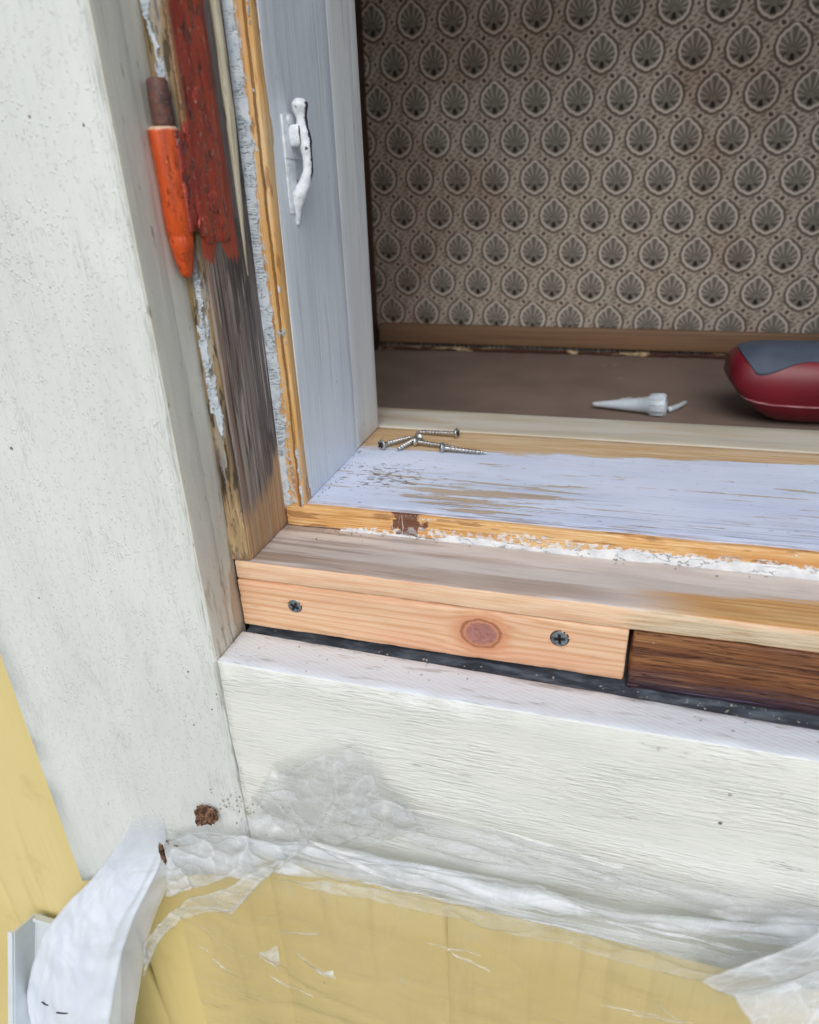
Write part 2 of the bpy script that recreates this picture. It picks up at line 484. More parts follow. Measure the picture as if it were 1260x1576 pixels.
def m_rebate():
    g = G('weathered_rebate_wood')
    fib = g.noise(.9, 1.1, .012, detail=4, off=2)
    fine = g.noise(2.5, 2.8, .05, detail=2, off=6)
    n = g.noise(.05, .09, .008, detail=4, off=4)
    c = g.ramp(n * .55 + fib * .5, [(.36, '42383a'), (.46, '655856'), (.54, '7f7069'), (.66, 'a0958e')])
    c = g.mix(g.ss(.5, .66, fine) * .5, c, 'bdb3ab')
    c = g.mix(g.ss(.60, .66, g.noise(1.3, 1.3, .01, detail=2, off=71)) * .6, c, 'c4bbb2')
    c = g.mix(g.ss(.57, .66, g.noise(.6, .35, .006, detail=3, off=31)) * .95, c, '2f2829')
    grey = g.ss(52, 66, g.y + (g.noise(.1, .1, .02, detail=3, off=61) - .5) * 16) * g.ss(90, 130, g.z)
    c = g.mix(grey * .5, c, '59565a')
    blk = g.ss(.50, .60, g.noise(.09, .09, .016, detail=5, rough=.65, off=93)) * g.ss(85, 110, g.z)
    c = g.mix(blk * .7, c, '38322f')
    pal = g.ss(.60, .63, g.noise(.5, .45, .012, detail=4, off=67)) * g.ss(215, 190, g.z)
    c = g.mix(pal * .75, c, 'b9b2aa')
    brn = g.ss(.5, .64, g.noise(.06, .14, .006, detail=3, off=13)) * g.ss(60, 45, g.y)
    c = g.mix(brn * .6, c, '8c6a54')
    # sanded tan timber at the foot and along the inner corner
    tan = g.ss(-6, 8, 78 - g.z + (g.noise(.05, .12, .03, detail=3, off=18) - .5) * 30 + g.ss(55, 85, g.y) * 22)
    tan = tan * g.ss(150, 90, g.z)
    c = g.mix(tan * .9, c, g.mix(g.ss(.4, .65, fib), 'c9a47c', 'b28a62'))
    pale = g.ss(.55, .66, g.noise(.25, .3, .012, detail=4, off=24)) * g.ss(205, 150, g.z)
    c = g.mix(pale * .4, c, 'b9b3a6')
    # red lead primer round the hinge leaf, brushed out at its lower end
    rz = g.z + (g.noise(.25, .22, .05, detail=4, off=41) - .5) * 34
    redm = g.ss(212, 214, rz + (g.ss(44, 48, g.y) - g.ss(52, 56, g.y)) * -9 + (g.noise(.5, .5, .12, detail=4, off=43) - .5) * 6) * g.ss(69, 66, g.y + (g.noise(.2, .3, .03, detail=3, off=47) - .5) * 6)
    redc = g.mix(g.ss(.35, .65, g.noise(.1, .12, .03, detail=4, off=50)), 'a8402c', '8a322b')
    redc = g.mix(g.ss(238, 214, g.z) * .6, redc, 'bc4f30')
    c = g.mix(redm, c, redc)
    h = fib * 1.2 + fine * .4 + redm * .25
    return g.out(c, g.mx(.6 - redm * .25, .3), g.bump(h, 1.0), .35)
M['rebate'] = m_rebate()

def m_frame_front():
    g = G('flaking_frame_front')
    fib = g.noise(.9, .9, .02, detail=4, off=2)
    c = g.mix(g.ss(.35, .65, fib), '75634f', '463a32')
    up = g.ss(275, 290, g.z)
    tan = g.ss(.42, .6, g.noise(.12, .12, .02, detail=3, off=9) + up * .12)
    c = g.mix(tan * .6, c, 'ae9670')
    dk = g.ss(.56, .62, g.noise(.35, .35, .06, detail=4, off=12))
    c = g.mix(dk * .8, c, '38332f')
    foot = g.ss(95, 70, g.z + (fib - .5) * 30)
    c = g.mix(foot * .8, c, g.mix(g.ss(.4, .6, g.noise(.5, .5, .05, detail=3, off=14)), 'd3b48c', 'b59a74'))
    # islands of old white paint, thick enough to cast an edge
    fl = g.noise(.16, .16, .035, detail=5, rough=.62, off=22)
    band = g.gauss(g.x - 5.5 + g.ss(200, 80, g.z) * 1.0, 4.2)
    f = g.ss(.50, .53, fl * .75 + band * .25 - g.ss(130, 95, g.z) * .16)
    pc = g.mix(g.ss(.4, .6, g.noise(.3, .3, .08, detail=3, off=28)), 'd7dde2', 'b3bcc8')
    c = g.mix(f * .25, c, pc)
    mo = g.ss(.60, .68, g.noise(.4, .4, .12, detail=4, off=36)) * g.ss(170, 140, g.z) * g.ss(90, 120, g.z)
    c = g.mix(mo * .8, c, '5c5a38')
    h = fib * .7 - dk * .8
    return g.out(c, .6, g.bump(h, 1.0), .3)
M['frame_front'] = m_frame_front()

def m_red():
    g = G('red_primer')
    n = g.noise(.15, .18, .05, detail=4)
    c = g.mix(g.ss(.35, .68, n), 'b0442f', '8d352e')
    c = g.mix(g.ss(.5, .68, g.noise(.2, .3, .02, detail=3, off=12)) * .55, c, 'b5472a')
    c = g.mix(g.ss(.56, .7, g.noise(.3, .3, .04, detail=3, off=14)) * .5, c, '6c4a46')
    s = g.ss(.61, .66, g.noise(.55, .55, .28, detail=4, off=7))
    c = g.mix(s * .7, c, 'c89a90')
    gg = g.ss(.56, .62, g.noise(.22, .22, .10, detail=5, rough=.65, off=27))
    c = g.mix(gg * .75, c, '4a2422')
    ol = g.ss(269, 272, g.z) * g.ss(37.5, 35.5, g.y + (g.noise(.3, .3, .04, detail=3, off=37) - .5) * 3)
    c = g.mix(ol * .8, c, '8a7452')
    return g.out(c, .38, g.bump(n * .9 + s * .5 - gg * .8 + g.noise(.8, detail=2) * .3, 1.0), .5)
M['red'] = m_red()

def m_orange():
    g = G('orange_paint')
    n = g.noise(.2, .2, .04, detail=4)
    c = g.mix(g.ss(.4, .7, n), 'd0541f', 'b3441a')
    sc_ = g.ss(.030, .0, g.abs(g.noise(.5, .5, .04, detail=3, off=15) - .52)) * g.ss(.5, .6, g.noise(.1, detail=2, off=19))
    c = g.mix(sc_ * .6, c, '8a3a1c')
    chp = g.ss(.62, .65, g.noise(.3, .3, .14, detail=5, rough=.65, off=25))
    c = g.mix(chp * .85, c, '6a3a2a')
    top = g.ss(267.3, 268.3, g.z + (g.noise(.6, detail=3) - .5) * 2.5)
    c = g.mix(top, c, 'd8b9a0')
    s = g.ss(.68, .72, g.noise(.35, .35, .3, detail=3, off=5))
    c = g.mix(s * .8, c, 'ee8a4a')
    lo = g.ss(222, 212, g.z) * g.ss(.45, .6, g.noise(.3, detail=3, off=8))
    c = g.mix(lo * .6, c, 'a53a1c')
    return g.out(c, .36, g.bump(n * .9 + s * .3 - chp * .5 - sc_ * .4 + g.noise(.9, .9, .3, detail=3, off=61) * .3, 1.0), .5)
M['orange'] = m_orange()

def m_rust():
    g = G('rusted_pin')
    n = g.noise(.3, detail=5)
    c = g.mix(g.ss(.35, .65, n), '6d4a40', '4f3a38')
    c = g.mix(g.ss(.6, .7, g.noise(.7, detail=3, off=5)) * .6, c, '8d7a78')
    return g.out(c, .55, g.bump(n * .5, 1.0), .4)
M['rust'] = m_rust()

def m_cream():
    g = G('cream_strip_paint')
    n = g.noise(.4, .4, .03, detail=4)
    c = g.mix(g.ss(.4, .7, n), 'cfc9b2', 'a8a088')
    c = g.mix(g.ss(.58, .66, g.noise(.5, .5, .05, detail=4, off=6)) * .8, c, '5d5346')
    return g.out(c, .55, g.bump(n * .5, 1.0), .3)
M['cream'] = m_cream()

def m_catch():
    g = G('chipped_white_metal')
    n = g.noise(.3, detail=4)
    c = g.mix(g.ss(.35, .7, n), 'e8ecf0', 'd2d8df')
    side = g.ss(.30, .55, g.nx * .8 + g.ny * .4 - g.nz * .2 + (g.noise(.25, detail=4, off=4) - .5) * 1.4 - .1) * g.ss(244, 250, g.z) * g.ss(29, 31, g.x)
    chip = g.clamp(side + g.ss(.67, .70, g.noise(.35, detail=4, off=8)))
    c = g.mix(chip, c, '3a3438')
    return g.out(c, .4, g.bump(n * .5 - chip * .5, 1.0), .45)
M['catch'] = m_catch()

def wallpaper():
    g = G('medallion_wallpaper')
    PX, PZ = 56.0, 48.0
    ang = math.radians(2.0)
    x0, z0 = -123.0, 393.0
    xr = (g.x - x0) + (g.z - z0) * .03
    zr = (g.x - x0) * .031 + (g.z - z0)
    v = zr * (1 / PZ) + .5 + 100
    row = g.m('FLOOR', v)
    lz = (v - row - .5) * PZ
    par = g.m('MODULO', row, 2.0)
    u = xr * (1 / PX) + .5 + par * .5 + 100
    lx = (u - g.m('FLOOR', u) - .5) * PX
    ax = g.abs(lx)
    wob = (g.noise(.5, detail=2) - .5) * .8
    r = g.sqrt(g.sq(lx) + g.sq(lz))
    th = g.m('ARCTAN2', ax, lz)                       # 0 at the tip, pi at the foot
    Rr = 17.8 + g.gauss(th, .30) * 4.2 + g.gauss(th - math.pi, .2) * 1.2 + g.sin(th * 13.0) * .28
    d = r - Rr + wob
    px, pz = lx, lz + 5.0
    rho = g.sqrt(g.sq(px) + g.sq(pz))
    phi = g.m('ARCTAN2', ax, pz)
    fine = g.noise(.8, detail=3, off=9)
    tint = g.noise(.006, .006, .006, detail=2, off=4)
    bg = g.mix(g.ss(.4, .65, fine), 'b8aea0', 'a89d8e')
    c = bg
    # scrolls of the ground between the medallions
    sw = g.sin(lx * .42 + g.sin(lz * .5) * 1.5) * g.sin(lz * .65 + g.sin(lx * .36) * 1.3)
    c = g.mix(g.ss(.15, .45, sw) * .7, c, '6f6156')
    c = g.mix(g.ss(-.25, -.6, sw) * .55, c, 'd2c5b9')
    def dot(cx, cz, rad, soft=.8):
        rr = g.sqrt(g.sq(ax - cx) + g.sq(g.abs(lz) - cz))
        return g.ss(rad + soft, rad - soft, rr + wob)
    c = g.mix(dot(13.6, 24.25, 5.4) * .75, c, 'cabdb0')
    c = g.mix(dot(13.6, 24.25, 3.0), c, '584a42')
    c = g.mix(dot(28.0, 0.0, 4.2) * .6, c, 'cabdb0')
    c = g.mix(dot(28.0, 0.0, 2.0), c, '5e5048')
    c = g.mix(dot(0.0, 24.25, 1.6) * .8, c, '6d5f55')
    c = g.mix(g.ss(5.6, 3.2, d), c, '6b5f55')            # dark outline
    c = g.mix(g.ss(1.6, .6, d), c, 'd2c9bd')            # pale band
    inn = g.mix(g.ss(.35, .7, fine), '8c877d', '77736a')
    c = g.mix(g.ss(-1.4, -2.4, d), c, inn)
    rays = g.sin(phi * 15.0 + 1.2) * .5 + .5
    feather = g.ss(.55, .9, rays) * g.ss(4.5, 8.0, rho) * g.ss(-1.6, -3.0, d)
    c = g.mix(feather * .42, c, '5a544c')
    lightray = g.ss(.5, .1, rays) * g.ss(6.0, 12.0, rho) * g.ss(-1.2, -2.4, d)
    c = g.mix(lightray * .6, c, 'bdb6aa')
    dots = g.ss(.45, .8, g.sin(phi * 7.0 + .6)) * g.ss(4.2, 2.6, g.abs(d + 6.2)) * g.ss(1.3, 1.7, phi)
    c = g.mix(dots * .85, c, '3c342f')
    eye = g.ss(3.6, 2.6, g.abs(rho - 5.0) * 1.8 + 1.6)
    c = g.mix(eye * .5, c, '66645c')
    drop = g.ss(1.2, .8, g.sqrt(g.sq(lx * .45) + g.sq((lz + 11.5) * .24)))
    c = g.mix(drop, c, '332c28')
    # age blotches of the paper; reddish lens tint painted in towards the left
    warm = g.ss(.5, .66, g.noise(.005, .005, .006, detail=2, off=14) + g.ss(60, -160, g.x) * .16)
    c = g.mix(warm * .32, c, 'b0704c', 'MULTIPLY')
    cool = g.ss(.52, .7, tint)
    c = g.mix(cool * .14, c, '8fa3ad', 'MULTIPLY')
    return g.out(c, .75, g.bump(fine * .15, 1.0), .15)
M['wallpaper'] = wallpaper()

def simple(name, a, b, s=(.05, .05, .05), rough=.6, h=.2, spec=.3, off=0, sp=None, metal=0.0):
    g = G(name)
    n = g.noise(*s, detail=4, off=off)
    c = g.mix(g.ss(.35, .68, n), a, b)
    if sp:
        c = g.mix(specks(g, sp[0], .2, off), c, sp[1])
    return g.out(c, rough, g.bump(n * h + g.noise(1.1, detail=2) * .1, 1.0), spec, metal)
M['baseboard'] = simple('baseboard_wood', '86694f', '745944', (.006, .3, .3), .5, .2)
M['bench'] = simple('brown_cardboard', '86766c', '7a6a61', (.01, .01, .01), .8, .2, .15, 3, (.03, 'a08a78'))
M['corner'] = simple('dark_trim_wood', '4a3020', '3a261c', (.3, .3, .02), .5)
M['plaster'] = simple('room_wall_paint', 'b0a494', 'a09484', (.004, .004, .004), .8)
M['inner_side'] = simple('painted_back', 'a8a49a', '98948a', (.02, .02, .02), .6)
def m_caulk():
    g = G('caulk_remains')
    f = g.ss(.50, .56, g.noise(.022, .1, .1, detail=4, off=5))
    c = g.mix(f, '4a2c20', g.mix(g.ss(.4, .6, g.noise(.2, detail=3)), 'cdb994', 'a08a6a'))
    return g.out(c, .7, g.bump(f * 1.2 + g.noise(.4, detail=3) * .5, 1.0), .3)
M['caulk'] = m_caulk()
M['tool_red'] = simple('red_tool_shell', '7c1e2a', '6c1a25', (.02, .02, .02), .38, .1, .45, 2, (.09, 'b06a6e'))
M['tool_grey'] = simple('grey_rubber', '525c6c', '465060', (.03, .03, .03), .62, .3, .3, 4, (.12, '8a94a2'))
M['tool_seam'] = simple('pink_seam', 'c08c90', 'a05560', (.05, .3, .3), .5)  # pinkish line along the joint of the shell
M['nozzle'] = simple('white_plastic', 'ccd6de', 'bcc8d2', (.05, .05, .05), .4, .1, .5)
M['steel'] = simple('zinc_steel', 'c9c9c4', 'a8a8a6', (.3, .3, .3), .30, .1, .5, 0, None, .9)
M['steel_head'] = simple('worn_screw_head', '98a2a6', '666f75', (.5, .5, .5), .38, .2, .5, 2, None, .75)
M['dark_recess'] = simple('screw_recess', '1c1c1e', '29292b', (.5, .5, .5), .6)
M['channel'] = simple('white_coated_metal', 'd5dcdf', 'c2cbd0', (.02, .02, .02), .35, .1, .5, 0, (.06, '6d7a6a'))
def m_debris():
    g = G('brown_debris')
    n = g.noise(.3, detail=5, rough=.65)
    c = g.ramp(n, [(.3, '2c201b'), (.45, '5d4233'), (.58, '8c6a52'), (.72, 'b59a82')])
    return g.out(c, .85, g.bump(n * 2.2, 1.0), .2)
M['debris'] = m_debris()
M['crumb'] = simple('grey_crumb', 'b5afa2', '7d776c', (.5, .5, .5), .8, .3)
M['staple'] = simple('staple_steel', '55585c', '3d4044', (.5, .5, .5), .4, .1, .5, 0, None, .8)
M['ground'] = simple('garden_ground', '6a6f4a', '8a846c', (.002, .002, .002), .9, .5)

def m_film():
    g = G('clear_film')
    d = g.attr('layers')
    n = g.noise(.03, .03, .03, detail=3, dist=.8)
    streak = g.noise(.007, .1, .10, detail=4, rough=.5, dist=.25, off=6)
    wr = g.noise(.025, .025, .025, detail=4, rough=.6, dist=1.6, off=16)
    crease = g.ss(.020, .0, g.abs(wr - .5)) * .3
    scr = g.ss(.68, .76, g.noise(.3, .3, .3, detail=3, off=13)) * .10
    a = g.clamp(d * (.7 + streak * .5 + crease * .5) + scr * d * .5)
    c = g.mix(g.ss(.4, .6, n), 'eef1f4', 'e4e8ec')
    c = g.mix(g.attr('veil'), c, 'c4ac7e')  # tan tint dims the hanging film, standing in for shade on the boards
    h = wr * .7 + g.noise(.012, .05, .05, detail=2, off=46) * 2.0
    b = g.bump(h, 1.0)
    N = g.t.nodes.new; L = g.t.links.new
    df, tl, tr, gl = N('ShaderNodeBsdfDiffuse'), N('ShaderNodeBsdfTranslucent'), N('ShaderNodeBsdfTransparent'), N('ShaderNodeBsdfGlossy')
    fr, m1, m2, m3, out = N('ShaderNodeLayerWeight'), N('ShaderNodeMixShader'), N('ShaderNodeMixShader'), N('ShaderNodeMixShader'), N('ShaderNodeOutputMaterial')
    for n_ in (df, tl): L(c.o, n_.inputs['Color']); L(b, n_.inputs['Normal'])
    m1.inputs[0].default_value = .12
    L(df.outputs[0], m1.inputs[1]); L(tl.outputs[0], m1.inputs[2])
    L(a.o, m2.inputs[0]); L(tr.outputs[0], m2.inputs[1]); L(m1.outputs[0], m2.inputs[2])
    gl.inputs['Roughness'].default_value = .1
    L(b, gl.inputs['Normal']); L(b, fr.inputs['Normal']); fr.inputs['Blend'].default_value = .5
    L((g.m('POWER', X(g, fr.outputs['Facing']), 4.0) * .7 + .04).o, m3.inputs[0]); L(m2.outputs[0], m3.inputs[1]); L(gl.outputs[0], m3.inputs[2])
    L(m3.outputs[0], out.inputs[0])
    return g.mat
M['film'] = m_film()

def m_wrap():
    g = G('white_plastic_wrap')
    wr = g.noise(.02, .02, .02, detail=4, dist=1.2, off=9)
    n = g.noise(.03, .03, .012, detail=3, dist=.6)
    fine = g.noise(.2, .2, .06, detail=3, dist=.5, off=5)
    c = g.mix(g.ss(.4, .65, n), 'e6ebf4', 'dde4ef')
    d = g.attr('layers')
    a = g.clamp(d)
    return g.out(c, .42, g.bump(n * .8 + wr * 1.2 + fine * .2, 1.0), .4, alpha=a)
M['wrap'] = m_wrap()

# ------------------------------------------------------------------ mesh helpers (all input in millimetres)
def link(name, verts, faces, mat, parent=None, smooth=False):
    me = bpy.data.meshes.new(name)
    o = bpy.data.objects.new(name, me)
    COL.objects.link(o)
    if parent is not None:
        base = parent_world(parent)
    else:
        n = max(1, len(verts))
        base = Vector((sum(v[0] for v in verts) / n, sum(v[1] for v in verts) / n, min(v[2] for v in verts))) * .001
    me.from_pydata([(v[0] * .001 - base.x, v[1] * .001 - base.y, v[2] * .001 - base.z) for v in verts], [], faces)
    me.update()
    bm = bmesh.new(); bm.from_mesh(me); bmesh.ops.recalc_face_normals(bm, faces=bm.faces)
    if mat in ('film', 'wrap', 'membrane') and sum(f.normal.y * f.calc_area() for f in bm.faces) > 0:
        bmesh.ops.reverse_faces(bm, faces=bm.faces)          # open sheets face outwards
    bm.to_mesh(me); bm.free()
    if parent is not None:
        o.parent = parent
    else:
        o.location = base
    if mat: me.materials.append(M[mat] if isinstance(mat, str) else mat)
    if smooth:
        me.polygons.foreach_set('use_smooth', [True] * len(me.polygons))
    return o

def parent_world(p):
    v = Vector(p.location)
    while p.parent: p = p.parent; v = v + Vector(p.location)
    return v

def tag(o, label=None, cat=None, group=None, kind=None):
    if label: o['label'] = label
    if cat: o['category'] = cat
    if group: o['group'] = group
    if kind: o['kind'] = kind
    return o

def thing(name, loc, label, cat, group=None):
    o = bpy.data.objects.new(name, None)
    COL.objects.link(o)
    o.location = Vector(loc) * .001
    o.empty_display_size = .01
    return tag(o, label, cat, group)

def n3(x, y, z, s):
    return mn.noise(Vector((x * s[0] + s[3], y * s[1] - s[3], z * s[2] + 2 * s[3])))

def box_mesh(b, r=.8, seg=(1, 1, 1), amp=0.0, s=(.02, .02, .02, 0.), chip=0.0, fn=None, minlong=0):
    """rounded box with slightly uneven, worn faces and arrises"""
    (x0, x1), (y0, y1), (z0, z1) = b
    L = [(x0, x1), (y0, y1), (z0, z1)]
    cs = []
    for (a, c), n in zip(L, seg):
        rr = min(r, (c - a) * .3)
        mid = [a + rr + (c - a - 2 * rr) * i / n for i in range(n + 1)]
        cs.append([a, a + rr * .3] + mid + [c - rr * .3, c])
    verts, idx, faces = [], {}, []
    def vid(i, j, k):
        key = (i, j, k)
        if key in idx: return idx[key]
        p = [cs[0][i], cs[1][j], cs[2][k]]
        q = []
        for ax in range(3):
            a, c = L[ax]; rr = min(r, (c - a) * .3)
            q.append(min(max(p[ax], a + rr), c - rr))
        d = Vector(p) - Vector(q)
        nz_ = sum(1 for t in d if abs(t) > 1e-6)
        rr = min([min(r, (c - a) * .3) for a, c in L])
        if nz_ >= 2:
            m_ = max(abs(t) for t in d)
            P = Vector(q) + d.normalized() * m_
        else:
            P = Vector(p)
        nd = d.normalized() if d.length > 1e-6 else Vector((0, 0, 0))
        if amp:
            P = P + nd * (amp * n3(P.x, P.y, P.z, s))
        if chip and nz_ >= 2:
            t = n3(P.x, P.y, P.z, (s[0] * 6, s[1] * 6, s[2] * 6, s[3] + 9))
            t2 = n3(P.x, P.y, P.z, (s[0] * 25, s[1] * 25, s[2] * 25, s[3] + 3))
            P = P - nd * chip * max(0.0, t * 1.2 + t2 * .6)
        if fn: P = Vector(fn(P))
        idx[key] = len(verts); verts.append(P)
        return idx[key]
    n = [len(c) for c in cs]
    for ax in range(3):
        u, v = [(1, 2), (2, 0), (0, 1)][ax]
        for side in (0, n[ax] - 1):
            for i in range(n[u] - 1):
                for j in range(n[v] - 1):
                    quad = []
                    for di, dj in ((0, 0), (1, 0), (1, 1), (0, 1)):
                        k = [0, 0, 0]; k[ax] = side; k[u] = i + di; k[v] = j + dj
                        quad.append(vid(*k))
                    faces.append(quad if side else quad[::-1])
    return verts, faces

def box(name, b, mat, parent=None, smooth=True, **kw):
    v, f = box_mesh(b, **kw)
    return link(name, v, f, mat, parent, smooth)

def tube_mesh(pts, rad, n=12, cap=True, flat=None):
    pts = [Vector(p) for p in pts]
    verts, faces = [], []
    t0 = (pts[1] - pts[0]).normalized()
    a = t0.orthogonal().normalized()
    for i, p in enumerate(pts):
        t = (pts[min(i + 1, len(pts) - 1)] - pts[max(i - 1, 0)]).normalized()
        a = (a - t * a.dot(t)).normalized(); bb = t.cross(a)
        for k in range(n):
            an = 2 * math.pi * k / n
            verts.append(p + (a * math.cos(an) + bb * math.sin(an)) * rad[i])
    for i in range(len(pts) - 1):
        for k in range(n):
            faces.append((i * n + k, i * n + (k + 1) % n, (i + 1) * n + (k + 1) % n, (i + 1) * n + k))
    if cap:
        faces.append(tuple(range(n))[::-1]); faces.append(tuple(range((len(pts) - 1) * n, len(pts) * n)))
    return verts, faces

def spline(pts, n=6):
    """Catmull-Rom through tuples of any length"""
    out = []
    P = [pts[0]] + list(pts) + [pts[-1]]
    for i in range(1, len(P) - 2):
        for k in range(n):
            t = k / n
            out.append(tuple(.5 * ((2 * b) + (c - a) * t + (2 * a - 5 * b + 4 * c - d) * t * t + (3 * b - a - 3 * c + d) * t ** 3)
                             for a, b, c, d in zip(P[i - 1], P[i], P[i + 1], P[i + 2])))
    out.append(tuple(pts[-1]))
    return out

def merge(parts):
    V, F = [], []
    for v, f in parts:
        o = len(V); V += list(v); F += [tuple(i + o for i in q) for q in f]
    return V, F

def lathe(p0, p1, prof, n=20, cap=True):
    """prof: list of (t along axis in mm, radius)"""
    a = Vector(p0); d = (Vector(p1) - a).normalized()
    u = d.orthogonal().normalized(); v = d.cross(u)
    verts = [a + d * t + (u * math.cos(2 * math.pi * k / n) + v * math.sin(2 * math.pi * k / n)) * r for t, r in prof for k in range(n)]
    faces = [(i * n + k, i * n + (k + 1) % n, (i + 1) * n + (k + 1) % n, (i + 1) * n + k) for i in range(len(prof) - 1) for k in range(n)]
    if cap:
        faces.append(tuple(range(n))[::-1]); faces.append(tuple(range((len(prof) - 1) * n, len(prof) * n)))
    return verts, faces

def lerp_poly(P, x):
    if x <= P[0][0]: return P[0][1]
    for (a, b), (c, d) in zip(P, P[1:]):
        if x <= c: return b + (d - b) * (x - a) / (c - a)
    return P[-1][1]

# ------------------------------------------------------------------ setting: ground and room
gv = []
for i in range(41):
    for j in range(41):
        x = (i / 20 - 1) ** 3 * 900000; y = (j / 20 - 1) ** 3 * 900000
        gv.append((x, y, -1500 + 40 * n3(x, y, 0, (.0006, .0006, 1, 2))))
gf = [(i * 41 + j, (i + 1) * 41 + j, (i + 1) * 41 + j + 1, i * 41 + j + 1) for i in range(40) for j in range(40)]
tag(link('ground', gv, gf, 'ground', None, True), kind='structure')

OX1, OZ1 = 690.0, 900.0          # far corner of the opening
RX0, RX1, RZ1 = -166.0, 1000.0, 1250.0
rw = box('wallpapered_wall', ((RX0 - 40, RX1), (809, 840), (-60, RZ1)), 'wallpaper', smooth=False, r=1)
tag(rw, 'brown and cream medallion patterned wallpaper on the wall seen through the window', kind='structure')
bb = box('baseboard', ((RX0 + 4, RX1), (797, 808.6), (9, 39)), 'baseboard', rw, seg=(40, 1, 1), r=2.5, amp=.6, s=(.02, .02, .02, 1))
for v in bb.data.vertices:
    wx = v.co.x + parent_world(rw).x
    v.co.z -= (wx * 1000 - 100) * .011 * .001 * .6
box('baseboard_gap_filler', ((RX0 + 4, RX1), (792, 797.4), (0.4, 5.6)), 'caulk', rw, seg=(260, 1, 2), r=1.5, amp=2.4, s=(.06, .06, .06, 5))
bt = box('bench_top', ((RX0 + 1, RX1), (293, 808), (-24, 0)), 'bench', smooth=False, r=1)
tag(bt, kind='structure')
sw = box('room_side_wall', ((RX0 - 34, RX0 - .5), (300, 808.5), (-60, RZ1)), 'corner', smooth=False, r=1)
tag(sw, kind='structure')
for nm, b in (('room_end_wall', ((RX1, RX1 + 30), (240, 840), (-60, 90))), ('room_end_wall', ((RX1, RX1 + 30), (240, 330), (90.5, RZ1))),  # end wall keeps an unseen opening, added to let skylight brighten the room
              ('room_end_wall', ((RX1, RX1 + 30), (780, 840), (90.5, RZ1))),
              ('room_ceiling', ((RX0 - 40, RX1 + 30), (240, 840), (RZ1, RZ1 + 30)))):
    tag(box(nm, b, 'plaster', smooth=False, r=1), kind='structure')

# ------------------------------------------------------------------ the house wall: vertical boards
hw = thing('house_wall', (0, 40, -1500), 'yellow painted vertical board wall around and below the window', 'wall')
seams = [-290 - 145 * k for k in range(9, 0, -1)] + [-290, -145, -5, 130, 263, 397, 531, 665, 799] + [799 + 134 * k for k in range(1, 7)]
for i in range(len(seams) - 1):
    a, c = seams[i] - .05, seams[i + 1] + .05
    inside = a > -20 and c < OX1 + 120
    spans = [(-1480, -30), (OZ1 + 40, 1500)] if inside else [(-1480, 1500)]
    for z0, z1 in spans:
        near = -500 < a < 420 and z0 < -100
        def vee(P, a=a, c=c):
            e = min(P[0] - a, c - P[0])
            return (P[0], P[1] + (1.7 * max(0, 1 - e / 6.5) if P[1] < 25 else 0), P[2])
        box('siding_board', ((a, c), (20 + .3 * n3(i, 0, 0, (3, 1, 1, 1)), 38), (z0, z1)), 'siding', hw, r=.15, fn=vee,
            seg=(24 if near else 3, 1, 30 if near else 2), amp=.5, s=(.03, .03, .004, i * 1.7))
# sheathing behind the boards, split round the opening, with the room-side face
for b in (((-1600, RX0 - 40.5), (38.6, 60), (-1480, 1500)), ((RX0 - 40, -32), (38.6, 230), (-1480, 1500)), ((OX1 + 32, 1600), (38.6, 230), (-1480, 1500)),
          ((-31.5, OX1 + 31.5), (38.6, 230), (OZ1 + 32, 1500)), ((-31.5, OX1 + 31.5), (66, 230), (-1480, -40))):
    box('wall_core', b, 'inner_side', hw, smooth=False, r=.5)

# ------------------------------------------------------------------ casings
def cut_foot(P):
    x, y, z = P
    if z < -110:
        z += (-110 - z) / 136 * max(0, min(1, (x + 162) / 162)) * 66
    return (x, y, z)
cl = box('side_casing', ((-162, 0), (0, 19.6), (-246, 930)), 'casing', seg=(10, 2, 120), r=.7, amp=.35, s=(.02, .02, .008, 3), chip=1.3, fn=cut_foot)
tag(cl, 'wide white painted upright casing board left of the window opening', 'window casing')
for k, (x, z) in enumerate(((-23.9, -53.1), (-8.4, -37.4), (-19.7, -11.2), (-110.5, -145.4), (-12.4, 268.9), (-3.2, -24.7), (-114, 26.6), (-37.9, 273.1))):
    bm = bmesh.new(); bmesh.ops.create_icosphere(bm, subdivisions=2, radius=1)
    V = [(x + v.co.x * .65 * (.7 + .5 * n3(v.co.x, v.co.y, k, (2, 2, 1, k))), .1 + v.co.y * .35, z + v.co.z * .65 * (1.0 + .7 * n3(v.co.x, v.co.z, k, (2, 2, 1, k + 3)))) for v in bm.verts]
    F = [tuple(v.index for v in f.verts) for f in bm.faces]; bm.free()
    link('paint_chip', V, F, 'debris', cl)
def taper(P):
    x, y, z = P
    return (x, y - (max(0, y - 5) / 26) * (max(0, x) / 320) * 9 if x < 400 else y - (max(0, y - 5) / 26) * 11, z)
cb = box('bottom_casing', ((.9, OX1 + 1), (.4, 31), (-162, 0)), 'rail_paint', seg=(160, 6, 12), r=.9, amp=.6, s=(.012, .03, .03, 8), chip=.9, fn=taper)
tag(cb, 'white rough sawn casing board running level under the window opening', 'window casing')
cr = box('side_casing', ((OX1 + 2, OX1 + 164), (0, 19.6), (-246, 930)), 'casing', seg=(4, 1, 20), r=1.6, amp=.4, s=(.02, .02, .01, 13))
tag(cr, 'white upright casing board on the far right side of the window, outside the view', 'window casing')
ct = box('top_casing', ((-162, OX1 + 164), (-.6, 19.6), (931, 1080)), 'casing', seg=(20, 1, 4), r=1.6, amp=.4, s=(.01, .02, .02, 17))
tag(ct, 'white casing board across the top of the window, above the view', 'window casing')

# ------------------------------------------------------------------ window frame
wf = thing('casement_frame', (0, 60, 0), 'old wooden window frame, partly stripped, sanded and patched with new pine', 'window frame')
Z1 = OZ1
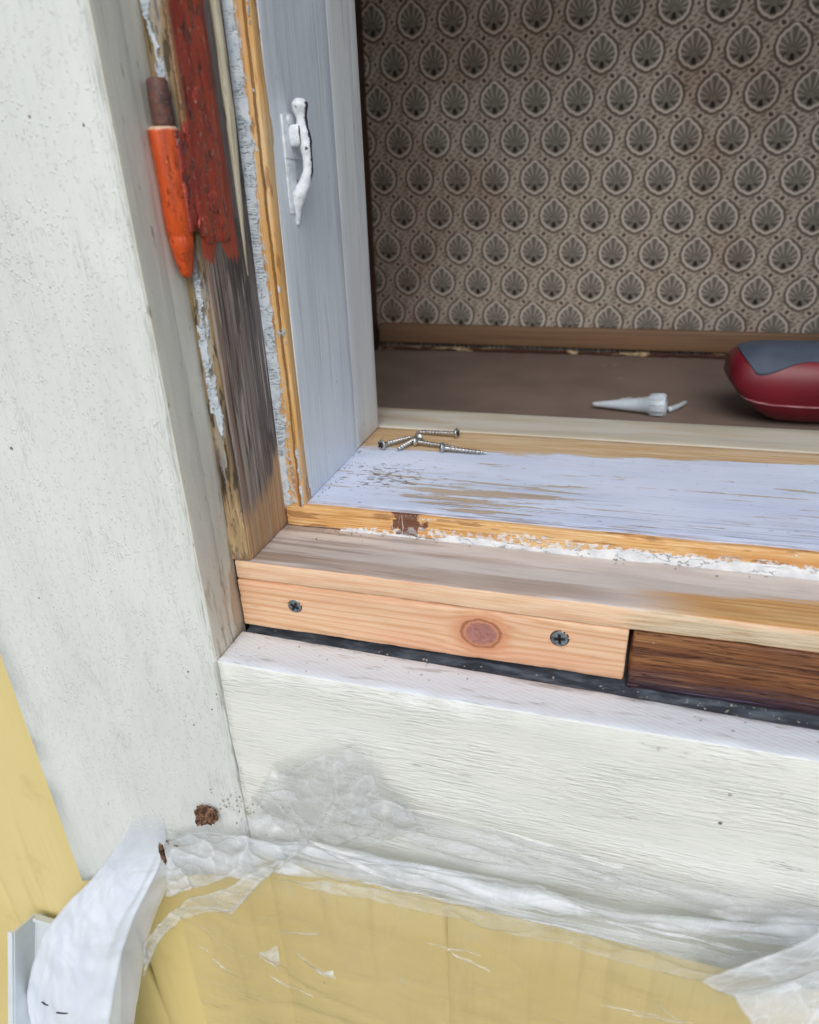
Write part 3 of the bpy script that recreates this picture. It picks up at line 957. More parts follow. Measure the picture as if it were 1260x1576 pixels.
# reveal strip between casing and frame
box('reveal_strip', ((-14, -.25), (20.3, 37.5), (-40, Z1)), 'reveal', wf, seg=(1, 3, 90), r=1.0, amp=.7, s=(.03, .05, .012, 4), chip=.8)
box('casing_reveal_face', ((-6, .75), (1.1, 19.9), (-1.5, Z1)), 'reveal', wf, seg=(1, 3, 60), r=.4, amp=.12, s=(.03, .05, .012, 6))
# stile: front face flaking, side face is the weathered rebate
box('stile', ((-30, 11.6), (36.4, 90), (47.4, Z1)), 'rebate', wf, seg=(6, 8, 150), r=1.2, amp=.7, s=(.05, .05, .01, 2), chip=1.0)
box('stile_face', ((-1.5, 10.6), (35.2, 37.2), (47.6, Z1)), 'frame_front', wf, seg=(8, 1, 160), r=.7, amp=.5, s=(.1, .1, .03, 9), chip=1.6)
# jamb stop (paint and bare amber wood), jamb and inner jamb
box('jamb_stop', ((-30, 25.9), (84.6, 96), (58, Z1)), 'stop_strip', wf, seg=(14, 1, 160), r=1.6, amp=.6, s=(.08, .08, .02, 5), chip=.9)
box('jamb', ((-30, 26.2), (92, 181), (63.2, Z1)), 'jamb', wf, seg=(2, 8, 60), r=.8, amp=.35, s=(.02, .03, .008, 6))
box('inner_jamb', ((-30, 25.7), (181.5, 235), (63.3, Z1)), 'inner_jamb', wf, seg=(2, 6, 60), r=2.2, amp=.35, s=(.03, .03, .008, 7))
# cream strip and dark groove in the inner corner of the rebate
def strip_fn(P):
    x, y, z = P
    k = max(0, min(1, (z - 195) / 75))
    return (11.2 + (x - 11.2) * (.1 + .9 * k), 75.3 + (y - 75.3) * (.25 + .75 * k), z)
box('weather_strip', ((11.2, 14.6), (73, 77.6), (190, Z1)), 'cream', wf, seg=(1, 2, 80), r=.8, amp=.5, s=(.2, .2, .02, 3), chip=.8, fn=strip_fn)
# lower rail of the frame
lr = box('rail_lip', ((.3, OX1), (35.0, 86), (34.5, 47.3)), 'lip', wf, seg=(160, 12, 3), r=1.4, amp=.7, s=(.012, .05, .05, 12), chip=.6)
rp = box('pine_patch', ((.6, 224), (34.7, 60), (2.2, 34.2)), 'pine', wf, seg=(90, 2, 10), r=1.0, amp=.45, s=(.02, .03, .05, 15), chip=.7)
tag(rp, 'new pine repair piece with knot, fixed with two screws')
dr = box('old_rail', ((226.2, OX1), (36.2, 62), (-4, 33.2)), 'dark_rail', wf, seg=(110, 2, 10), r=1.6, amp=.9, s=(.015, .05, .06, 18), chip=1.2)
tag(dr, 'dark stained old rail beside the pine patch')
mv, mf = [], []
NXM = 120
for i in range(NXM + 1):
    x = .5 + i / NXM * (OX1 - 1)
    w1 = 1.4 * n3(x, 0, 0, (.05, 1, 1, 4)); w2 = 1.6 * n3(x, 9, 0, (.09, 1, 1, 7))
    crease = 3.5 * math.exp(-((x - 216) / 1.1) ** 2)
    for (y, z) in ((12, -6.5), (24, -6 + w1 * .5), (34, -4.5 + w1 - crease * .6), (41, -3 + w2 - crease), (47, -1.5 + w2), (52, 3 + w1), (63.5, 34)):
        mv.append((x, y, z))
mf = [(i * 7 + j, (i + 1) * 7 + j, (i + 1) * 7 + j + 1, i * 7 + j + 1) for i in range(NXM) for j in range(6)]
mem = link('membrane', mv, mf, 'membrane', wf, True)
# sill
box('sill_step', ((11.9, OX1), (84.2, 100), (45.5, 62.2)), 'step_strip', wf, seg=(200, 2, 10), r=1.6, amp=.9, s=(.03, .06, .08, 21), chip=1.0)
box('sill', ((-31, OX1 + 30), (87.5, 238.5), (30, 63)), 'sill', wf, seg=(120, 24, 1), r=1.2, amp=.35, s=(.012, .04, .04, 22), chip=.6)
box('ledge', ((-150, OX1 + 150), (239.2, 290), (36, 63.4)), 'ledge', wf, seg=(60, 6, 2), r=1.5, amp=.35, s=(.012, .04, .04, 24), chip=.4)
# right hand and head of the frame, outside the view
box('stile', ((OX1 - 11.6, OX1 + 30), (36.4, 90), (47.4, Z1)), 'rebate', wf, r=1.2)
box('jamb', ((OX1 - 26, OX1 + 30), (92, 235), (63.2, Z1)), 'jamb', wf, r=1.0)
box('head', ((-30, OX1 + 30), (36.4, 235), (Z1 + .5, Z1 + 30)), 'jamb', wf, r=1.0)

def fbm(x, y, z):
    return mn.fractal(Vector((x, y, z)), .9, 2.1, 5)
def fbm3(x, y, z):
    return mn.fractal(Vector((x, y, z)), 1.1, 2.1, 3)
def paint_layer(name, org, U, W, N, lu, lv, cell, mask, th, mat, parent, curl=.5):
    """a real coat of old paint: ragged outline, thickness, edges that lift"""
    org, U, W, N = Vector(org), Vector(U), Vector(W), Vector(N)
    nu, nv = int(lu / cell), int(lv / cell)
    mk = [[mask(i * cell, j * cell) for j in range(nv + 1)] for i in range(nu + 1)]
    V, F, idx, edges = [], [], {}, {}
    def vid(i, j):
        if (i, j) not in idx:
            m_ = max(0, mk[i][j])
            h = th * (.55 + .45 * min(1, m_ * 5)) + curl * math.exp(-m_ * 16) * max(0, fbm(i * .12, j * .12, 4)) 
            ju, jv = .3 * cell * mn.noise(Vector((i * 1.7, j * 1.3, 2))), .3 * cell * mn.noise(Vector((i * 1.1, j * 1.9, 7)))
            idx[(i, j)] = len(V); V.append(org + U * (i * cell + ju) + W * (j * cell + jv) + N * h)
        return idx[(i, j)]
    for i in range(nu):
        for j in range(nv):
            c4 = [(i, j), (i + 1, j), (i + 1, j + 1), (i, j + 1)]
            inside = [c for c in c4 if mk[c[0]][c[1]] > 0]
            if len(inside) < 3: continue
            q = [vid(*c) for c in inside]
            F.append(q)
            for a, b in zip(q, q[1:] + q[:1]):
                k = (min(a, b), max(a, b)); edges[k] = edges.get(k, 0) + 1
    low = {}
    for (a, b), n in edges.items():
        if n == 1:
            for t in (a, b):
                if t not in low:
                    low[t] = len(V); V.append(V[t] - N * (th + .9))
            F.append((a, b, low[b], low[a]))
    return tag(link(name, V, F, mat, parent, False), kind='stuff')
def mask_front(u, v):
    x, z = u - .6, v + 48
    c = 3.0 if z > 235 else 5.6 - .4 * math.sin(z * .05)
    m_ = .40 - abs(x - c) / 5.6 + .55 * fbm(x * .22, z * .045, 3) - .35 * max(0, fbm(x * .5, z * .16, 8))
    if z < 135: m_ -= (135 - z) / 60
    return m_
paint_layer('flaking_paint', (-.6, 35.0, 48), (1, 0, 0), (0, 0, 1), (0, -1, 0), 11.4, 300, .62, mask_front, .45, 'paint_blue', wf, .9)
def mask_stop(u, v):
    x, z = u + 11.8, v + 62
    xb = 18.3 + 2.2 * fbm(z * .02, 3, 1) + .8 * fbm(z * .12, 9, 2)
    m_ = (xb - x) / 6.0 + .16 * fbm3(x * .3, z * .15, 5) - .7 * max(0, fbm3(x * .25, z * .06, 12) - .22)
    if z < 110: m_ -= (110 - z) / 260
    return min(m_, .5)
paint_layer('old_paint', (11.8, 84.35, 62), (1, 0, 0), (0, 0, 1), (0, -1, 0), 11, 290, .62, mask_stop, .4, 'paint_blue', wf, .6)
def mask_isle(u, v):
    x, z = u + 18.5, v + 62
    return -.34 + .8 * fbm3(x * .22, z * .05, 31) + .25 * fbm(x * .5, z * .2, 33) + (.12 if z < 130 else 0)
paint_layer('old_paint', (18.5, 84.45, 62), (1, 0, 0), (0, 0, 1), (0, -1, 0), 7, 290, .6, mask_isle, .3, 'paint_blue', wf, .4)
def mask_top(u, v):
    x, z = u + 27, v + 56
    return -.48 + (z - 59) / 5 + .55 * fbm3(x * .06, z * .2, 41) + .2 * fbm(x * .3, z * .4, 43)
paint_layer('old_paint', (27, 84.1, 56), (1, 0, 0), (0, 0, 1), (0, -1, 0), 420, 5.4, .7, mask_top, .3, 'paint_white', wf, .4)
def mask_step(u, v):
    x, z = u + 13, v + 46.6
    zb = lerp_poly([(0, 45), (45, 47), (62, 50.5), (80, 49), (108, 48.5), (118, 52), (150, 51.0), (178, 50.2), (205, 52.6), (226, 54.8), (250, 53.5), (290, 54.5), (320, 55.5), (700, 53)], x)
    return (zb - z) / 4.5 + .20 * fbm3(x * .05, z * .12, 5) - .6 * max(0, fbm3(x * .05, z * .25, 12) - .35) + .04 * fbm3(x * .35, z * .3, 22)
paint_layer('flaking_paint', (13, 84.0, 46.6), (1, 0, 0), (0, 0, 1), (0, -1, 0), 430, 14.5, .72, mask_step, .5, 'paint_white', wf, .8)

# hinge: upper pin, orange lower barrel, red primed leaf
HX, HY = 5.2, 28.6
hg = thing('hinge', (HX, HY, 207), None, None)
hg.parent = wf
hg.location = Vector((HX, HY, 207)) * .001 - Vector(wf.location)
prof = [(-1, 1.4), (0, 2.4), (1.0, 3.0), (3, 3.6), (7, 4.4), (12, 5.0), (17, 5.6), (17.6, 5.35), (18.4, 5.7), (28, 6.1), (38, 6.2), (49, 6.3), (59.6, 6.4), (61.0, 6.2), (61.8, 5.2), (61.6, 4.0)]
bv, bf = lathe((HX, HY, 207), (HX, HY, 300), prof, 28)
bv = [v + Vector((n3(v.x, v.y, v.z, (.15, .15, .05, 3)), n3(v.x, v.y, v.z, (.15, .15, .05, 8)), 0)) * .75 for v in bv]
link('lower_barrel', bv, bf, 'orange', hg, True)
bv, bf = lathe((HX + .4, HY + 1.0, 269.4), (HX + .4, HY + 1.0, 300), [(-.6, 4.4), (.8, 4.5), (9, 4.6), (16.4, 4.5), (17.6, 3.6)], 24)
link('pin', bv, bf, 'rust', hg, True)
box('strap', ((9.6, 12.4), (27.5, 36.5), (226, 267)), 'red', hg, seg=(1, 3, 10), r=.9, amp=.7, s=(.1, .1, .04, 16), chip=1.0)
def leaf_fn(P):
    x, y, z = P
    k = max(0, min(1, (236 - z) / 18))
    return (x, y + k * (3 - (y - 44) * .25), z)
lf = box('leaf', ((10.8, 12.9), (34.5, 62.5), (220, 420)), 'red', hg, seg=(1, 12, 60), r=.8, amp=.7, s=(.1, .1, .04, 6), chip=1.2, fn=leaf_fn)
for (y, z) in ((48.5, 281), (49.4, 238.5), (38.5, 228.5), (50, 330)):
    v_, f_ = lathe((12.4, y, z), (20, y, z), [(0, 5.2), (.7, 4.6), (1.3, 3.2), (1.6, 1.6), (1.5, .4)], 14)
    v_ = [p + Vector((.3 * n3(p.x, p.y, p.z, (.5, .5, .5, z)), .5 * n3(p.x, p.y, p.z, (.3, .3, .3, z + 3)) * 2, 1.0 * n3(p.x, p.y, p.z, (.3, .3, .3, z + 5)))) for p in v_]
    link('leaf_screw', v_, f_, 'red', hg, True)

# window catch on the jamb
ca = thing('window_catch', (26, 115, 224), None, None)
ca.parent = wf
ca.location = Vector((26, 115, 224)) * .001 - Vector(wf.location)
path = spline([(32.9, 116, 285.2, 2.0), (32.8, 116, 283.4, 3.6), (32.7, 116, 280.4, 3.7), (33.0, 116, 276.2, 2.6), (33.6, 115.8, 270, 3.0), (34.2, 115.5, 264.5, 3.2), (34.9, 115, 259.4, 2.6),
               (35.1, 115, 254.4, 2.4), (34.3, 114.6, 249.2, 2.6), (32.0, 114, 244.0, 2.9), (29.0, 113.6, 239.6, 3.4), (27.2, 113.2, 235.4, 3.2), (26.4, 113, 230, 2.4), (26.0, 113, 224, 1.3)], 5)
v_, f_ = tube_mesh([p[:3] for p in path], [p[3] * 1.12 for p in path], 14)
v_ = [p + Vector((n3(p.x, p.y, p.z, (.3, .3, .3, 2)), n3(p.x, p.y, p.z, (.3, .3, .3, 5)), 0)) * .5 for p in v_]
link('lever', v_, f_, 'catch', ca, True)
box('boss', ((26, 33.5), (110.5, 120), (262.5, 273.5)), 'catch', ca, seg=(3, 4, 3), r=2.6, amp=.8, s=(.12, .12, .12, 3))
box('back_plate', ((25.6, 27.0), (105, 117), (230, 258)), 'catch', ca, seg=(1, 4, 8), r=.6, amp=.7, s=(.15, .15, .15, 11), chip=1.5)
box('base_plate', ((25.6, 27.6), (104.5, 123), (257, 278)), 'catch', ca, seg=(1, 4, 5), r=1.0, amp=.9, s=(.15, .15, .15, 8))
v_, f_ = lathe((27.2, 111.5, 275.2), (40, 111.5, 275.2), [(0, 2.6), (1.0, 2.4), (1.5, 1.2), (1.2, .3)], 12)
link('catch_screw', v_, f_, 'catch', ca, True)

# two screws sunk in the pine patch
def head_mesh(c, r, d):
    c = Vector(c); d = Vector(d).normalized()
    return lathe(c, c + d, [(-4, r * .4), (-.2, r * .93), (.0, r), (.25, r * .98), (.35, r * .9)], 20)
def cross_mesh(c, r, d, ang):
    c = Vector(c); d = Vector(d).normalized(); u = d.orthogonal().normalized(); v = d.cross(u)
    u, v = u * math.cos(ang) + v * math.sin(ang), v * math.cos(ang) - u * math.sin(ang)
    V, F = [], []
    for a, b in ((u, v), (v, u)):
        for h, o in ((.0, 0), (.5, 4)):
            for s1, s2 in ((-1, -1), (1, -1), (1, 1), (-1, 1)):
                V.append(c + a * s1 * r * .62 + b * s2 * r * .16 + d * h)
        o = len(V) - 8
        F += [(o, o + 1, o + 2, o + 3), (o + 4, o + 5, o + 6, o + 7)] + [(o + i, o + (i + 1) % 4, o + 4 + (i + 1) % 4, o + 4 + i) for i in range(4)]
    return V, F
for (x, z, r, a) in ((36.8, 21, 4.3, .3), (189.9, 23.4, 4.6, .9)):
    V, F = lathe((x, 34.75, z), (x, 33, z), [(0, r * 1.12), (.18, r * 1.08), (.2, r)], 22)
    hb = link('screw_hole', V, F, 'dark_recess', rp, True)
    V, F = head_mesh((x, 34.5, z), r, (0, -1, .05))
    link('screw', V, F, 'steel_head', rp, True)
    for q in range(5):
        an = R_.uniform(0, 6.28); p0 = Vector((x + math.cos(an) * r * 1.05, 34.3, z + math.sin(an) * r * 1.05))
        V, F = tube_mesh([p0, p0 + Vector((math.cos(an) * 1.2 + R_.uniform(-1, 1), -.5, math.sin(an) * .6)), p0 + Vector((math.cos(an) * 2.4 + R_.uniform(-2, 2), -.3, math.sin(an) * .9))], [.5, .4, .05], 5)
        link('splinter', V, F, 'pine', rp)
    V, F = cross_mesh((x, 34.12, z), r, (0, -1, .05), a)
    link('screw_recess', V, F, 'dark_recess', rp)

# ------------------------------------------------------------------ loose things on the sill
def screw_thing(head, tip, label, seed):
    head, tip = Vector(head), Vector(tip)
    d = (tip - head).normalized(); Ln = (tip - head).length
    t = thing('wood_screw', (head.x, head.y, 63.2), label, 'screw', 'loose screws on the sill')
    u = d.orthogonal().normalized(); v = d.cross(u)
    na, nl = 14, 150
    V, F = [], []
    for i in range(nl + 1):
        s = 2.4 + (Ln - 2.4) * i / nl
        k = min(1, (Ln - s) / 6)
        for j in range(na):
            an = 2 * math.pi * j / na
            ph = (s / 2.6 - j / na) % 1.0
            r = (1.15 + (.95 * max(0, 1 - abs(ph - .5) / .27) if s > 6 else .35)) * (.12 + .88 * k)
            V.append(head + d * s + (u * math.cos(an) + v * math.sin(an)) * r)
    F = [(i * na + j, i * na + (j + 1) % na, (i + 1) * na + (j + 1) % na, (i + 1) * na + j) for i in range(nl) for j in range(na)]
    F += [tuple(range(na))[::-1], tuple(range(nl * na, (nl + 1) * na))]
    link('shank', V, F, 'steel', t, True)
    V, F = lathe(head, tip, [(-.3, 1.2), (-.5, 3.4), (-.2, 4.0), (.5, 4.0), (2.6, 1.5)], 20)
    link('head', V, F, 'steel', t, True)
    V, F = cross_mesh(head - d * .9, 4.0, -d, seed)
    link('recess', V, F, 'dark_recess', t)
    return t
screw_thing((43.5, 186.5, 67.2), (61.5, 214, 65.2), 'leftmost loose steel screw on the sill, head towards the jamb', .2)
screw_thing((67, 207.5, 67.2), (56, 182.5, 65.2), 'loose steel screw lying under the head of another, tip towards the paint', .5)
screw_thing((66.5, 199, 67.2), (99.5, 196.2, 65.2), 'middle loose steel screw of the pile, partly behind the front one', .9)
screw_thing((89.5, 189.5, 67.2), (123, 190, 65.2), 'rightmost loose steel screw in front of the pile, tip pointing right', .4)
screw_thing((93.5, 222.5, 67.2), (59.5, 226, 65.2), 'rearmost loose steel screw on bare wood, head towards the right', .1)

# ------------------------------------------------------------------ things on the bench in the room
nz = thing('sealant_nozzle', (230, 515, 0), 'white plastic sealant nozzle lying on the brown surface inside', 'nozzle')
a, c = Vector((188, 521, 6.0)), Vector((272, 508, 12.5))
V, F = lathe(a, c, [(0, 1.6), (2, 2.4), (20, 4.6), (45, 7.4), (60, 9.2), (61, 10.2), (63, 10.2)], 24)
link('cone', V, F, 'nozzle', nz, True)
V, F = lathe(a, c, [(62.6, 11.6), (63.2, 12.2), (79, 12.2), (80, 11.4), (80, 8.2), (70, 7.8)], 24, False)
link('collar', V, F, 'nozzle', nz, True)
for k in range(12):
    an = 2 * math.pi * k / 12
    d = (c - a).normalized(); u = d.orthogonal().normalized(); v = d.cross(u)
    q = u * math.cos(an) + v * math.sin(an)
    V, F = tube_mesh([a + d * 64.5 + q * 12.2, a + d * 78 + q * 12.2], [.7, .7], 6)
    link('grip_rib', V, F, 'nozzle', nz, True)
V, F = tube_mesh(spline([(276, 516, 4, 3.2), (284, 528, 4, 3.0), (294, 552, 3.2, 2.2)], 4) and [p[:3] for p in spline([(271, 520, 4), (281, 534, 4), (292, 556, 3.2)], 4)], [3.4, 3.3, 3.2, 3.1, 3, 2.8, 2.6, 2.4, 1.6], 8)
tag(link('plastic_offcut', V, F, 'nozzle', None, True), 'thin pale plastic offcut lying behind the wide end of the nozzle', 'offcut')
V, F = tube_mesh([(214, 548, 2.2), (222, 556, 2.6), (232, 566, 2.2)], [1.6, 2.0, 1.2], 8)
tag(link('plastic_sliver', V, F, 'nozzle', None, True), 'tiny white plastic sliver behind the middle of the nozzle', 'offcut')

pt = thing('power_tool', (390, 520, 0), 'red power tool with grey rubber grip lying at the right edge', 'power tool')
def tool_sections(inset=0.0, a0=0, a1=360, n=32, xs=None):
    V, F = [], []
    S = [(323.5, 14, 14, 47, 521), (324.5, 24, 22, 46, 521), (328, 32, 29, 44, 521), (335, 38, 34, 42.5, 521), (346, 42, 37, 41.5, 522), (364, 45, 39.5, 40.5, 523),
         (400, 46, 40, 40, 524), (430, 45, 40, 40, 525), (470, 43, 39, 40, 526), (520, 40, 37, 40, 527), (560, 38, 34, 40, 528), (570, 20, 20, 40, 528)]
    for (x, ry, rz, zc, yc) in S:
        for k in range(n + 1):
            an = math.radians(a0 + (a1 - a0) * k / n)
            e = .82
            cy = math.copysign(abs(math.cos(an)) ** e, math.cos(an)); sz = math.copysign(abs(math.sin(an)) ** e, math.sin(an))
            zz = zc + sz * (rz + inset)
            xx = x + (max(0, -sz) ** 1.5) * max(0, (400 - x)) * .45
            V.append((xx, yc + cy * (ry + inset), zz))
    m_ = n + 1
    F = [(i * m_ + k, i * m_ + k + 1, (i + 1) * m_ + k + 1, (i + 1) * m_ + k) for i in range(len(S) - 1) for k in range(n)]
    if a1 - a0 >= 360:
        F += [tuple(range(n))[::-1], tuple(range((len(S) - 1) * m_, (len(S) - 1) * m_ + n))]
    return V, F
V, F = tool_sections(0)
shell = link('shell', V, F, 'tool_red', pt, True)
def pad():
    n = 36
    S = spline([(331, 36, 32, 43.3, 521), (336, 38.6, 34.4, 42.4, 521), (346, 42, 37, 41.5, 522), (364, 45, 39.5, 40.5, 523), (400, 46, 40, 40, 524), (430, 45, 40, 40, 525), (470, 43, 39, 40, 526), (520, 40, 37, 40, 527), (556, 38, 34, 40, 528)], 6)
    V = []
    for (x, ry, rz, zc, yc) in S:
        t = min(1, (x - 331) / 16) ** .5
        q = max(0, min(1, (x - 350) / 45)); q = q * q * (3 - 2 * q)
        a0, a1 = 95 - 60 * t, 95 + (66 - 24 * q) * t
        for k in range(n + 1):
            an = math.radians(a0 + (a1 - a0) * k / n); e = .82
            cy = math.copysign(abs(math.cos(an)) ** e, math.cos(an)); sz = abs(math.sin(an)) ** e
            V.append((x, yc + cy * (ry + 1.2), zc + sz * (rz + 1.2)))
    m_ = n + 1
    return V, [(i * m_ + k, i * m_ + k + 1, (i + 1) * m_ + k + 1, (i + 1) * m_ + k) for i in range(len(S) - 1) for k in range(n)]
V, F = pad()
link('grip_pad', V, F, 'tool_grey', pt, True).modifiers.new('s', 'SOLIDIFY').thickness = .003
V, F = tool_sections(.6, 196, 199, 2)
link('seam', V, F, 'tool_seam', pt, True).modifiers.new('s', 'SOLIDIFY').thickness = .0012

# ------------------------------------------------------------------ channel leaning on the wall, its wrap, the film
chn = thing('metal_channel', (-215, 10, -1300), 'white metal channel leaning against the yellow wall under white plastic wrap', 'metal channel')
dv = Vector((0, -.34, -.94)).normalized(); nv = Vector((0, -.94, .34))
def slab(o, wx, wn, ln, x0):
    """a plate of the leaning channel: x0..x0+wx wide, wn[0]..wn[1] along its outward normal"""
    V = []
    for t in (0, ln):
        for x in (x0, x0 + wx):
            for q in wn:
                V.append(Vector((x, o[1], o[2])) + dv * t + nv * q)
    return V, [(0, 1, 3, 2), (4, 6, 7, 5), (0, 4, 5, 1), (2, 3, 7, 6), (0, 2, 6, 4), (1, 5, 7, 3)]
o0 = (-251, 13.5, -338)
for nm, args in (('web', (o0, 92, (0, 2), 1040, -251)), ('flange', (o0, 2.2, (2, 24), 1040, -251)), ('flange', (o0, 2.2, (2, 24), 1040, -161)),
                 ('lip', (o0, 5.0, (24, 26), 1040, -254.5)), ('end_plate', (o0, 86, (2, 6), 3, -247.5))):
    V, F = slab(*args)
    link(nm, V, F, 'channel', chn)

def wrap():
    rows = [  # left xyz, right xyz, bulge, density
        ((-90, -1.6, -146), (-60, -1.6, -140), 0, .0), ((-100, -1.8, -168), (-58, -2, -158), 1.5, .45), ((-124, -2.4, -203), (-61, -4, -178), 5, .82), ((-155, -4, -243), (-66, -6, -196), 11, .95),
        ((-184, -6, -277), (-88, -12, -246), 16, .97), ((-219, -12, -327), (-103, -18, -290), 18, .97), ((-246, -22, -392), (-115, -26, -338), 19, .97), ((-252, -32, -450), (-124, -36, -386), 19, .97),
        ((-254, -55, -520), (-130, -58, -460), 19, .97), ((-254, -110, -680), (-134, -112, -620), 18, .97)]
    pts = spline([tuple(a) + tuple(b) + (h, d) for a, b, h, d in rows], 14)
    n = 64
    V, F, D = [], [], []
    for i, p in enumerate(pts):
        A, B, h, d = Vector(p[0:3]), Vector(p[3:6]), p[6], p[7]
        for k in range(n + 1):
            t = k / n
            q = A.lerp(B, t)
            bl = math.sin(math.pi * t) ** .6 * (1 + .12 * math.sin(t * 8 + i * .05))
            fold = 1.2 * math.exp(-((t - .72) / .03) ** 2) - 1.6 * math.exp(-((t - .80) / .07) ** 2) + .9 * n3(t * 9, i * .06, 0, (1, 1, 1, 6)) - 5 * min(.22, abs(n3(t * 4 + i * .01, i * .018, 0, (1, 1, 1, 14)))) - 3 * min(.2, abs(n3(t * 9 - i * .015, i * .045, 0, (1, 1, 1, 19)))) - 3 * min(.2, abs(n3(t * 3, i * .11, 0, (1, 1, 1, 27))))
            wr = 1.6 * n3(q.x, q.y, q.z, (.02, .02, .03, 4)) + .6 * n3(q.x, q.y, q.z, (.09, .09, .05, 2))
            q = q + Vector((0, -.88, .3)) * (h * .62 * bl + (fold + wr * 1.3) * min(1, h / 10))
            V.append(q)
            D.append(max(0.0, min(1.0, d * (1 if .03 < t < .8 else .85) - (.42 if t > .82 else .0) + .06 * n3(t * 5, i * .1, 0, (1, 1, 1, 33)))))
    m_ = n + 1
    F = [(i * m_ + k, i * m_ + k + 1, (i + 1) * m_ + k + 1, (i + 1) * m_ + k) for i in range(len(pts) - 1) for k in range(n)]
    return V, F, D
V, F, D = wrap(); WV = V
wp = thing('plastic_wrap', (-215, -60, -690), 'opaque white plastic wrap stretched from the casing corner down over the metal channel', 'plastic wrap')
ws = link('sheet', V, F, 'wrap', wp, True)
at = ws.data.attributes.new('layers', 'FLOAT', 'POINT')
at.data.foreach_set('value', D)

TOP = [(-66, -152), (-40, -142), (-5, -134), (15, -98), (28, -70), (50, -52), (80, -42), (100, -62), (122, -94), (160, -100), (220, -100), (330, -92), (460, -92)]
BAND = [(-66, -196), (-30, -186), (0, -176), (40, -172), (460, -164)]
def film():
    NU, NV = 300, 130
    V, D, VE = [], [], []
    for i in range(NU + 1):
        x = -66 + i / NU * 526
        zt = lerp_poly(TOP, x) + 5 * n3(x, 0, 0, (.05, 1, 1, 3)) + 2 * n3(x, 0, 0, (.2, 1, 1, 6)); zb = lerp_poly(BAND, x)
        for j in range(NV + 1):
            v = j / NV
            z = zt + (-420 - zt) * v ** 1.15
            # long gathered folds along the casing foot, loose ripples below
            slope = x * .06
            g1 = abs(n3(x, 0, z + slope, (.010, 1, .075, 11))); g2 = abs(n3(x, 0, z + slope * 1.5, (.022, 1, .16, 15)))
            g3 = n3(x, 0, z, (.03, 1, .02, 19)); g4 = n3(x, 0, z, (.09, 1, .06, 23))
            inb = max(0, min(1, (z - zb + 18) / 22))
            bunch = math.exp(-((x - 66) / 40) ** 2 - ((z + 82) / 40) ** 2)
            crump = abs(n3(x, 3, z, (.055, 1, .055, 29))) + .5 * abs(n3(x, 5, z, (.12, 1, .12, 31)))
            hang = max(0, (zb - z)) * .03
            dirn = abs(n3(x * .8 + z * .55, 3, z * .8 - x * .55, (.012, 1, .06, 29)))
            cr1 = abs(n3(x + z * .5, 1, z - x * .3, (.016, 1, .022, 37)))
            y = -2.6 - inb * g1 * 3 - min(cr1, .25) * 5 - (1 - inb) * (4 + g3 * 3) - hang
            y += 1.0 * (1 - min(1, v / .04))
            V.append((x + g3 * 3, min(y, -1.2), z))
            d = inb * (.06 + .06 * n3(x, 0, z, (.012, 1, .05, 51))) + (1 - inb) * (.15 + .03 * g3)
            d += .10 * max(0, 1 - cr1 * 14)
            d *= min(1, v / .12) ** .8 * (1 - .9 * min(1, bunch * 1.6))
            lf_ = min(1, (x + 66) / 16)
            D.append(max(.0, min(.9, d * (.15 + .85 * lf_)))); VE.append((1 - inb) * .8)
    m_ = NV + 1
    F = [(i * m_ + k, i * m_ + k + 1, (i + 1) * m_ + k + 1, (i + 1) * m_ + k) for i in range(NU) for k in range(NV)]
    return V, F, D, VE
fl = thing('plastic_film', (150, -12, -420), 'crumpled clear plastic film gathered along the bottom casing and hanging over the yellow boards', 'plastic film')
V, F, D, VE = film()
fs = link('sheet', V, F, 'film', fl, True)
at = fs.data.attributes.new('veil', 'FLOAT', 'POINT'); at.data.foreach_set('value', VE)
at = fs.data.attributes.new('layers', 'FLOAT', 'POINT'); at.data.foreach_set('value', D)

def patch(name, c0, c1, c2, c3, n, curl, seed, dens, parent, mat='film'):
    """four-cornered crumpled scrap of film"""
    V, D = [], []
    for i in range(n + 1):
        for j in range(n + 1):
            u, v = i / n, j / n
            p = (Vector(c0) * (1 - u) + Vector(c1) * u) * (1 - v) + (Vector(c3) * (1 - u) + Vector(c2) * u) * v
            p = p + Vector((0, -1, .2)) * (curl * (math.sin(math.pi * u) * .6 + abs(n3(p.x, p.y, p.z, (.06, .06, .06, seed))) * 1.6) + 1.5 * n3(p.x, p.y, p.z, (.2, .2, .2, seed + 3)))
            V.append(p); D.append(dens * (.75 + .5 * abs(n3(p.x, p.y, p.z, (.1, .1, .1, seed + 7)))))
    m_ = n + 1
    F = [(i * m_ + j, i * m_ + j + 1, (i + 1) * m_ + j + 1, (i + 1) * m_ + j) for i in range(n) for j in range(n)]
    o = link(name, V, F, mat, parent, True)
    at = o.data.attributes.new('layers', 'FLOAT', 'POINT'); at.data.foreach_set('value', D)
    return o
